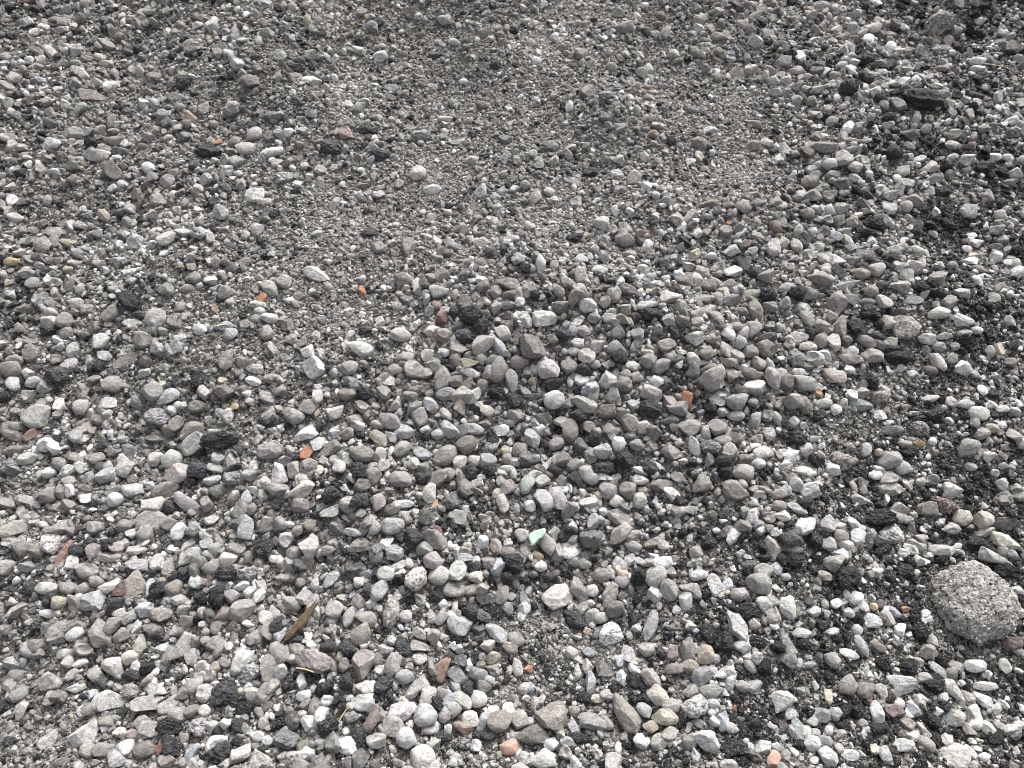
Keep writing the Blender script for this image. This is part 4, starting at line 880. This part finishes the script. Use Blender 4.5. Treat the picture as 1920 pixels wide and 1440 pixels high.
def scatter_object(name, sets, label):
    """sets: list of (collection, pos, rot, scale, col); ONE object whose geometry nodes stand the pieces on their points"""
    pos = np.concatenate([s[1] for s in sets]); rot = np.concatenate([s[2] for s in sets])
    scl = np.concatenate([s[3] for s in sets]); col = np.concatenate([s[4] for s in sets])
    grp = np.concatenate([np.full(len(s[1]), i) for i, s in enumerate(sets)])
    me = bpy.data.meshes.new(name)
    me.vertices.add(len(pos)); me.vertices.foreach_set("co", pos.astype(np.float32).ravel())
    def att(nm, ty, key, arr, dt=np.float32):
        me.attributes.new(nm, ty, 'POINT').data.foreach_set(key, np.asarray(arr, dt).ravel())
    att("rot", 'FLOAT_VECTOR', "vector", rot); att("scl", 'FLOAT_VECTOR', "vector", scl)
    att("col", 'FLOAT_COLOR', "color", np.concatenate([col, np.ones((len(col), 1))], 1))
    att("grp", 'INT', "value", grp, np.int32)
    att("pick", 'INT', "value", np.random.default_rng(5).integers(0, NV, len(pos)), np.int32)
    o = new_obj(name, me)
    g = bpy.data.node_groups.new(name + "_nodes", 'GeometryNodeTree')
    g.interface.new_socket("Geometry", in_out='INPUT', socket_type='NodeSocketGeometry')
    g.interface.new_socket("Geometry", in_out='OUTPUT', socket_type='NodeSocketGeometry')
    N, Lk = g.nodes, g.links
    gi, go = N.new("NodeGroupInput"), N.new("NodeGroupOutput")
    jn = N.new("GeometryNodeJoinGeometry")
    def attr(nm, ty):
        a = N.new("GeometryNodeInputNamedAttribute"); a.data_type = ty; a.inputs['Name'].default_value = nm
        return a.outputs['Attribute']
    e2r = N.new("FunctionNodeEulerToRotation"); Lk.new(attr("rot", 'FLOAT_VECTOR'), e2r.inputs[0])
    for i, s in enumerate(sets):
        ci = N.new("GeometryNodeCollectionInfo"); ci.inputs['Collection'].default_value = s[0]
        ci.inputs['Separate Children'].default_value = True; ci.inputs['Reset Children'].default_value = True
        iop = N.new("GeometryNodeInstanceOnPoints")
        cmp = N.new("FunctionNodeCompare"); cmp.data_type = 'INT'; cmp.operation = 'EQUAL'
        Lk.new(attr("grp", 'INT'), cmp.inputs[2]); cmp.inputs[3].default_value = i
        Lk.new(gi.outputs[0], iop.inputs['Points']); Lk.new(cmp.outputs[0], iop.inputs['Selection'])
        Lk.new(ci.outputs[0], iop.inputs['Instance']); iop.inputs['Pick Instance'].default_value = True
        Lk.new(attr("pick", 'INT'), iop.inputs['Instance Index'])
        Lk.new(e2r.outputs[0], iop.inputs['Rotation']); Lk.new(attr("scl", 'FLOAT_VECTOR'), iop.inputs['Scale'])
        Lk.new(iop.outputs[0], jn.inputs[0])
    Lk.new(jn.outputs[0], go.inputs[0])
    o.modifiers.new("scatter", 'NODES').node_group = g
    o['kind'] = 'stuff'; o['label'] = label
    return o

acc = {'ang': [], 'peb': [], 'asp': [], 'grt': [], 'grk': []}
for tagk, (pos, R, dims, col, isk, rnd) in layers:
    rot = rock_cat(R)
    if tagk == 's':
        acc['grt'].append((pos[~isk], rot[~isk], dims[~isk], col[~isk])); acc['asp'].append((pos[isk], rot[isk], dims[isk] * 1.1, col[isk]))
    else:
        a = ~isk & ~rnd; b = ~isk & rnd
        acc['ang'].append((pos[a], rot[a], dims[a], col[a])); acc['peb'].append((pos[b], rot[b], dims[b], col[b])); acc['asp'].append((pos[isk], rot[isk], dims[isk] * .95, col[isk]))
for key in ('gravel', 'asphalt_crumbs'):
    for p, R, d, c, sh in inst_rows[key]:
        acc['asp' if sh == 'k' else 'peb' if sh == 'r' else 'ang'].append((p[None], rock_cat(R[None]), np.array(d)[None], np.array(c)[None]))
def cat(k): return [np.concatenate([t[i] for t in acc[k]]) for i in range(4)]
# sand-size grit everywhere in view
rg = np.random.default_rng(21)
n = 170000
x = rg.uniform(-2.7, 2.7, n); y = rg.uniform(.3, 3.6, n); z = terrain(x, y); px, py = to_photo(x, y, z)
ok = inframe(px, py, 300)
ix = ((x - OX0) / occ_res).astype(int); iy = ((y - OY0) / occ_res).astype(int)
ok &= (occ[iy, ix] & 1) == 0
x, y, z, px, py = (a[ok] for a in (x, y, z, px, py))
n = len(x)
rad = .0014 + .0030 * rg.random(n) ** 1.6
R = rand_frames(x, y, rg, .5)
dims = rad[:, None] * np.stack([rg.uniform(1, 1.5, n), rg.uniform(.8, 1.1, n), rg.uniform(.5, .9, n)], 1)
col, isk = fill_colour(px, py, rg, n)
col = col * .82 * np.exp(rg.normal(0, .30, (n, 1)))
acc['grt'].append((np.stack([x, y, z + rad * .3], 1), rock_cat(R), dims, col))
print("pieces:", {k: sum(len(t[0]) for t in v) for k, v in acc.items()}, "things", len(solo))

gravel = scatter_object("gravel", [(V_ANG, *cat('ang')), (V_PEB, *cat('peb'))], "loose grey and beige gravel covering the heap")
crumbs = scatter_object("asphalt_crumbs", [(V_ASP, *cat('asp'))], "black crumbs of broken asphalt mixed into the gravel")
grit = scatter_object("grit", [(V_GRT, *cat('grt'))], "fine crushed grit and sand between the stones")

# ------------------------------------------------------------------ single things
def place(o, px, py, ang, lift, nw=.5, roll=0.0):
    p, d = to_ground(np.array(float(px)), np.array(float(py)), lift)
    r = dict(x=p[0], y=p[1], ang=ang)
    n = slope_n(np.array(p[0]), np.array(p[1]))
    view = np.array([0, 0, CAM_H]) - p; view /= np.linalg.norm(view)
    zz = n * nw + view * (1 - nw); zz /= np.linalg.norm(zz)
    a = math.radians(ang); u = math.cos(a) * RGT + math.sin(a) * UPV
    u = u - zz * (u @ zz); u /= np.linalg.norm(u); v = np.cross(zz, u)
    m = Matrix([[u[0], v[0], zz[0], p[0]], [u[1], v[1], zz[1], p[1]], [u[2], v[2], zz[2], p[2]], [0, 0, 0, 1]])
    o.matrix_world = m @ Matrix.Rotation(roll, 4, 'X')
    return float(d) / FPX

# the big lump of old concrete
rr = np.random.default_rng(77)
m_px = float(to_ground(np.array(1822.), np.array(1130.), .03)[1]) / FPX
v = ICO[5][0].copy()
v *= (1 + waves(v, rr, 5, 1.2, 2.6, .07))[:, None]
rim = [(math.cos(a), math.sin(a), rr.uniform(-.15, .35)) for a in np.arange(9) * 6.2832 / 9 + rr.uniform(-.22, .22, 9)]
for nn, o_ in [(q_, rr.uniform(.80, .92)) for q_ in rim] + [((.08, .05, 1), .66), ((-.45, .3, .8), .78), ((.5, .35, .75), .80), ((.1, -.6, .75), .82), ((-.5, -.4, .7), .84)]:
    nn = np.array(nn) / np.linalg.norm(nn)
    dd = v @ nn - o_; v -= np.clip(dd, 0, None)[:, None] * nn * .85
nrm = v / np.linalg.norm(v, axis=1, keepdims=True)
v += nrm * (waves(v, rr, 8, 3, 8, .026) + waves(v, rr, 12, 9, 20, .030) + waves(v, rr, 14, 22, 50, .022))[:, None]
v = normalise(v)
A = 158 * m_px / 2
dimc = np.array([A, A * .97, A * .52])
lump = new_obj("concrete_lump", add_mesh("concrete_lump", v * dimc, ICO[5][1], M_CONC))
lump.color = (.27, .258, .24, 1)
place(lump, 1822, 1130, 8, A * .08, .42)
tag(lump, "huge round lump of coarse speckled old concrete, by far the biggest piece on the gravel", "concrete lump")
# aggregate standing proud of it
sel = rr.choice(len(v), 1500, replace=False)
sel = sel[v[sel, 2] > -.25]
V0, F0 = ICO[1]
vs, fs, off = [], [], 0
M_AGG = NT("aggregate")
_a = M_AGG.n("ShaderNodeAttribute", attribute_name='col')
M_AGG.l(_a.outputs['Color'], M_AGG.b.inputs['Base Color']); M_AGG.b.inputs['Roughness'].default_value = .9
cols = []
for s in sel:
    sz = rr.uniform(.0009, .0023) * (1.7 if rr.random() < .08 else 1)
    w = V0 * np.array([1, 1, .6]) * sz * rr.uniform(.7, 1.3, 3) * (1 + rr.normal(0, .12, (len(V0), 1)))
    vs.append(w + v[s] * dimc); fs.append(F0 + off); off += len(V0)
    c = np.array(TONE[rr.choice(list('ggglldddkwtpn'))]) * rr.uniform(.75, 1.15)
    cols.append(np.tile(np.append(c, 1), (len(V0), 1)))
me = add_mesh("aggregate_grain", np.concatenate(vs), np.concatenate(fs), M_AGG.m)
me.attributes.new("col", 'FLOAT_COLOR', 'POINT').data.foreach_set("color", np.concatenate(cols).astype(np.float32).ravel())
ag = new_obj("aggregate_grain", me, lump); ag['kind'] = 'stuff'

# shard of pale green glass
t = NT("green_glass")
pos = t.n("ShaderNodeNewGeometry").outputs['Position']
t.l(t.mix(t.noise(pos, 120, 3), (.50, .72, .55, 1), (.70, .84, .72, 1)), t.b.inputs['Base Color'])
t.l(t.bump(t.noise(pos, 240, 3), .5, .002), t.b.inputs['Normal']); t.b.inputs['Roughness'].default_value = .32; t.b.inputs['Transmission Weight'].default_value = .25; t.b.inputs['IOR'].default_value = 1.5
def prism(outline, h, jig, bev):
    """a flat shard: outline (unit square), bevelled upper and lower rims, slightly dished faces"""
    o = np.array(outline, float); c = o.mean(0); n = len(o)
    i = c + (o - c) * (1 - bev)
    V = np.concatenate([np.c_[i, np.full(n, -h)], np.c_[o, np.full(n, -h * .6)], np.c_[o, np.full(n, h * .6)], np.c_[i, np.full(n, h)], [[*c, -h * .9]], [[*c, h * .9]]])
    V[:, 2] += np.array([jig * (p[0] ** 2 - p[1] * .4) for p in V])
    F = []
    for k in range(n):
        k2 = (k + 1) % n
        for a in range(3): F += [(a * n + k, a * n + k2, (a + 1) * n + k2), (a * n + k, (a + 1) * n + k2, (a + 1) * n + k)]
        F += [(k2, k, 4 * n), (3 * n + k, 3 * n + k2, 4 * n + 1)]
    return V, np.array(F)
mpx = float(to_ground(np.array(1007.), np.array(1006.), .02)[1]) / FPX
V, F = prism([(-.95, -.1), (-.62, -1), (-.28, -.86), (.12, -.3), (.55, -.12), (1, .5), (.88, .98), (.3, .82), (-.25, .66), (-.8, .32)], .22, .16, .18)
sh_ = new_obj("glass_shard", add_mesh("glass_shard", V * np.array([17 * mpx, 16.5 * mpx, 17 * mpx]), F, t.m, False))
place(sh_, 1007, 1006, 0, .022, .35)
tag(sh_, "pale mint-green glass shard lying among grey stones", "glass shard")

# weathered wood splinter
t = NT("weathered_wood")
tc = t.n("ShaderNodeTexCoord").outputs['Object']
mp = t.n("ShaderNodeMapping"); mp.inputs['Scale'].default_value = (.35, 3.6, 3.6); t.l(tc, mp.inputs[0])
nz = t.noise(mp.outputs[0], 95, 5, .7)
g = t.n("ShaderNodeValToRGB"); t.l(nz, g.inputs[0])
e = g.color_ramp.elements; e[0].position = .3; e[0].color = (.03, .02, .013, 1); e[1].position = .72; e[1].color = (.26, .195, .125, 1)
x_ = e.new(.5); x_.color = (.105, .07, .04, 1)
t.l(g.outputs[0], t.b.inputs['Base Color']); t.b.inputs['Roughness'].default_value = .85
t.l(t.bump(nz, .9, .004), t.b.inputs['Normal'])
M_WOOD = t.m
mpx = float(to_ground(np.array(563.), np.array(1167.), .02)[1]) / FPX
Ls, Ws = 42 * mpx, 8.2 * mpx
NS, NR = 26, 14
V, F = [], []
rw = np.random.default_rng(3)
groove = rw.uniform(-.34, .2, NR); ends = rw.uniform(-.38, .25, NR)
for i in range(NS):
    s = i / (NS - 1); xx = (s * 2 - 1) * Ls
    w = Ws * (1.0 - .45 * max(0, (s - .5) / .5)) * (.72 + .28 * min(1, s / .3)) * (1 + .10 * math.sin(s * 17) + .07 * math.sin(s * 31 + 2))
    for j in range(NR):
        a = 6.2832 * j / NR
        k = 1 + groove[j] * (.6 + .5 * math.sin(s * 7 + j)) + rw.normal(0, .06)
        q_ = max(0, (s - .7) / .3) ** 2 + max(0, (.2 - s) / .2) ** 2; end = ends[j] * q_ * Ls * (1 if s > .5 else -1)
        ca, sa = math.cos(a), math.sin(a); sq = 1 / max(abs(ca), abs(sa)) ** .6
        V.append((xx + end, w * k * sq * ca + .1 * w * math.sin(s * 9 + 1), w * .7 * k * sq * sa + .0015 * math.sin(s * 5)))
for i in range(NS - 1):
    for j in range(NR):
        j2 = (j + 1) % NR
        F += [(i * NR + j, i * NR + j2, (i + 1) * NR + j2), (i * NR + j, (i + 1) * NR + j2, (i + 1) * NR + j)]
V += [(-Ls * .85, 0, 0), (Ls * .8, 0, 0)]
for j in range(NR):
    j2 = (j + 1) % NR
    F += [(j2, j, NS * NR), ((NS - 1) * NR + j, (NS - 1) * NR + j2, NS * NR + 1)]
wd = new_obj("wood_splinter", add_mesh("wood_splinter", np.array(V), np.array(F), M_WOOD))
place(wd, 563, 1167, 54, .020, .3)
tag(wd, "brown weathered wood splinter lying between the stones", "wood splinter")

stv = np.array([[(i / 9 * 2 - 1) * Ls * .62, Ws * (.30 * math.cos(a) * (1 - .5 * (i / 9)) + .05 * math.sin(i * 2.1)), Ws * .16 * math.sin(a)] for i in range(10) for a in np.arange(6) * 6.2832 / 6])
stf = [t3 for i in range(9) for j in range(6) for t3 in ((i * 6 + j, i * 6 + (j + 1) % 6, i * 6 + 6 + (j + 1) % 6), (i * 6 + j, i * 6 + 6 + (j + 1) % 6, i * 6 + 6 + j))]
stf += [(0, k + 1, k) for k in range(1, 5)] + [(54, 54 + k, 55 + k) for k in range(1, 5)]
strip = new_obj("bark_strip", add_mesh("bark_strip", stv, np.array(stf), M_WOOD), wd)
strip.location = (Ls * .22, -Ws * .95, Ws * .15); strip.rotation_euler = (.3, -.05, .09)

# dry grass stalks
t = NT("dry_straw"); t.b.inputs['Base Color'].default_value = (.50, .40, .24, 1); t.b.inputs['Roughness'].default_value = .7
def stalk(px, py, length, ang, bend, lift, label):
    m = float(to_ground(np.array(float(px)), np.array(float(py)), lift)[1]) / FPX
    n, k = 16, 6; V, F = [], []
    for i in range(n):
        s = i / (n - 1) * 2 - 1; rad = (.0011 + .0004 * (s > .6)) * (1.1 - .35 * s)
        for j in range(k):
            a = 6.2832 * j / k
            V.append((s * length * m / 2, bend * length * m * (1 - s * s) + rad * math.cos(a), .004 * (s + 1) + rad * math.sin(a)))
    for i in range(n - 1):
        for j in range(k):
            j2 = (j + 1) % k
            F += [(i * k + j, i * k + j2, (i + 1) * k + j2), (i * k + j, (i + 1) * k + j2, (i + 1) * k + j)]
    o = new_obj("grass_stalk", add_mesh("grass_stalk", np.array(V), np.array(F), t.m))
    place(o, px, py, ang, lift, .3)
    tag(o, label, "grass stalk", "dry grass stalks on the gravel")
stalk(646, 1337, 34, 58, .02, .030, "dry straw stalk beside a mauve-brown wedge-shaped stone")
stalk(298, 717, 22, -72, .12, .028, "short curved pale stalk above a speckled bluish white stone")
stalk(572, 1257, 34, -14, .05, .034, "thin dark dry stalk lying across the long mauve-grey stone")
stalk(1870, 125, 46, -18, .03, .022, "thin pale stalk beside flat white pebbles near the top")

# ------------------------------------------------------------------ labels
SPECIAL = [(1822, 1130, "the big concrete lump"), (1007, 1006, "the green glass shard"), (563, 1167, "the wood splinter")]
marks = list(SPECIAL) + [(r['px'], r['py'], r['hand'][1]) for r in solo if r['hand']]
NAMES = {'g': 'grey', 'l': 'light grey', 'w': 'whitish', 'W': 'bright white', 'd': 'dark grey', 'k': 'black', 'b': 'bluish', 'p': 'pinkish', 't': 'brownish', 'y': 'cream', 'o': 'orange', 'r': 'dark red', 'n': 'greenish'}
def tone_word(c):
    a, b = c[0], (c[1] if len(c) > 1 else '')
    if a == 'k' or c == 'dk': return 'black' if c == 'k' else 'grey-black'
    for q, nm in (('o', 'orange'), ('r', 'dark reddish')):
        if q in c: return nm
    for q, nm in (('b', 'bluish'), ('p', 'pinkish'), ('y', 'cream'), ('t', 'brownish'), ('n', 'greenish')):
        if q in c:
            base = c.replace(q, '')
            if base == 'g': return nm + ' grey'
            if base == 'l': return 'pale ' + nm
            if base == 'w': return nm + ' white'
            if base == 'd': return 'dark ' + nm
            return nm
    return {'g': 'grey', 'l': 'light grey', 'w': 'white', 'd': 'dark grey', 'W': 'bright white'}[a] if not b else {'gl': 'mid grey', 'lg': 'light grey', 'wl': 'whitish', 'lw': 'whitish', 'gd': 'dark grey', 'dg': 'dark grey', 'dl': 'dark grey', 'wg': 'whitish'}.get(c, 'grey')
def descr(r):
    L, S = r['L'], r['S']
    ar = L / S
    size = 'big ' if L > 39 else 'small ' if L < 21 else ''
    sh = r['shape']
    noun = {'r': 'pebble', 'k': 'asphalt lump', 'c': 'brick crumb', 'm': 'rough lump', 'f': 'flat stone', 'x': 'flake'}.get(sh, 'angular stone')
    if sh == 'r': noun = 'oval pebble' if ar > 1.3 else 'round pebble'
    if sh == 'a' and ar > 1.55: noun = 'long stone'
    if sh == 'a' and ar < 1.12: noun = 'blocky stone'
    return size + tone_word(r['tone']) + ' ' + noun
def direction(dx, dy):
    a = math.degrees(math.atan2(-dy, dx)) % 360
    return ['right of', 'upper right of', 'above', 'upper left of', 'left of', 'lower left of', 'below', 'lower right of'][int((a + 22.5) // 45) % 8]
auto = [r for r in solo if not r['hand']]
for r in solo: r['desc'] = descr(r)
ORD = ['nearest', 'second', 'third', 'fourth', 'fifth']
CATS = {'stone': 'stone', 'pebble': 'pebble', 'asphalt_lump': 'asphalt lump', 'brick_fragment': 'brick fragment'}
GROUPS = {'stone': 'crushed stones lying on the gravel heap', 'pebble': 'rounded pebbles lying on the gravel heap', 'asphalt_lump': 'black asphalt lumps mixed into the gravel', 'brick_fragment': 'orange brick fragments scattered on the gravel'}
used = set()
for r in solo:
    if r['hand']: used.add(r['hand'][0])
for r in auto:
    best = None
    for mx, my, ref in marks:
        d = math.hypot(r['px'] - mx, r['py'] - my)
        if d > 520 or d < 1: continue
        di = direction(r['px'] - mx, r['py'] - my)
        rank = sum(1 for o in solo if o is not r and o['desc'] == r['desc'] and (q := math.hypot(o['px'] - mx, o['py'] - my)) < d and q > 1 and direction(o['px'] - mx, o['py'] - my) == di)
        # a bare relation only where it is unmistakable, else the ordinal
        sc = d * (1 + 1.2 * rank)
        if rank < 4 and len(r['desc'].split()) + len(ref.split()) + 7 <= 16 and (best is None or sc < best[0]):
            if rank == 0:
                txt = ("%s just %s %s" if d < 75 else "%s nearest %s %s") % (r['desc'], di, ref) if d < 75 else "%s, the first one %s %s" % (r['desc'], di, ref)
            else:
                txt = "%s, %s one %s %s" % (r['desc'], ORD[rank], di, ref)
            if txt not in used: best = (sc, txt)
    r['label'] = best[1] if best else r['desc'] + " on the gravel heap"
    used.add(r['label'])
for r in solo:
    k = kind_of(r)
    tag(r['obj'], r['hand'][0] if r['hand'] else r['label'], CATS[k], GROUPS[k])
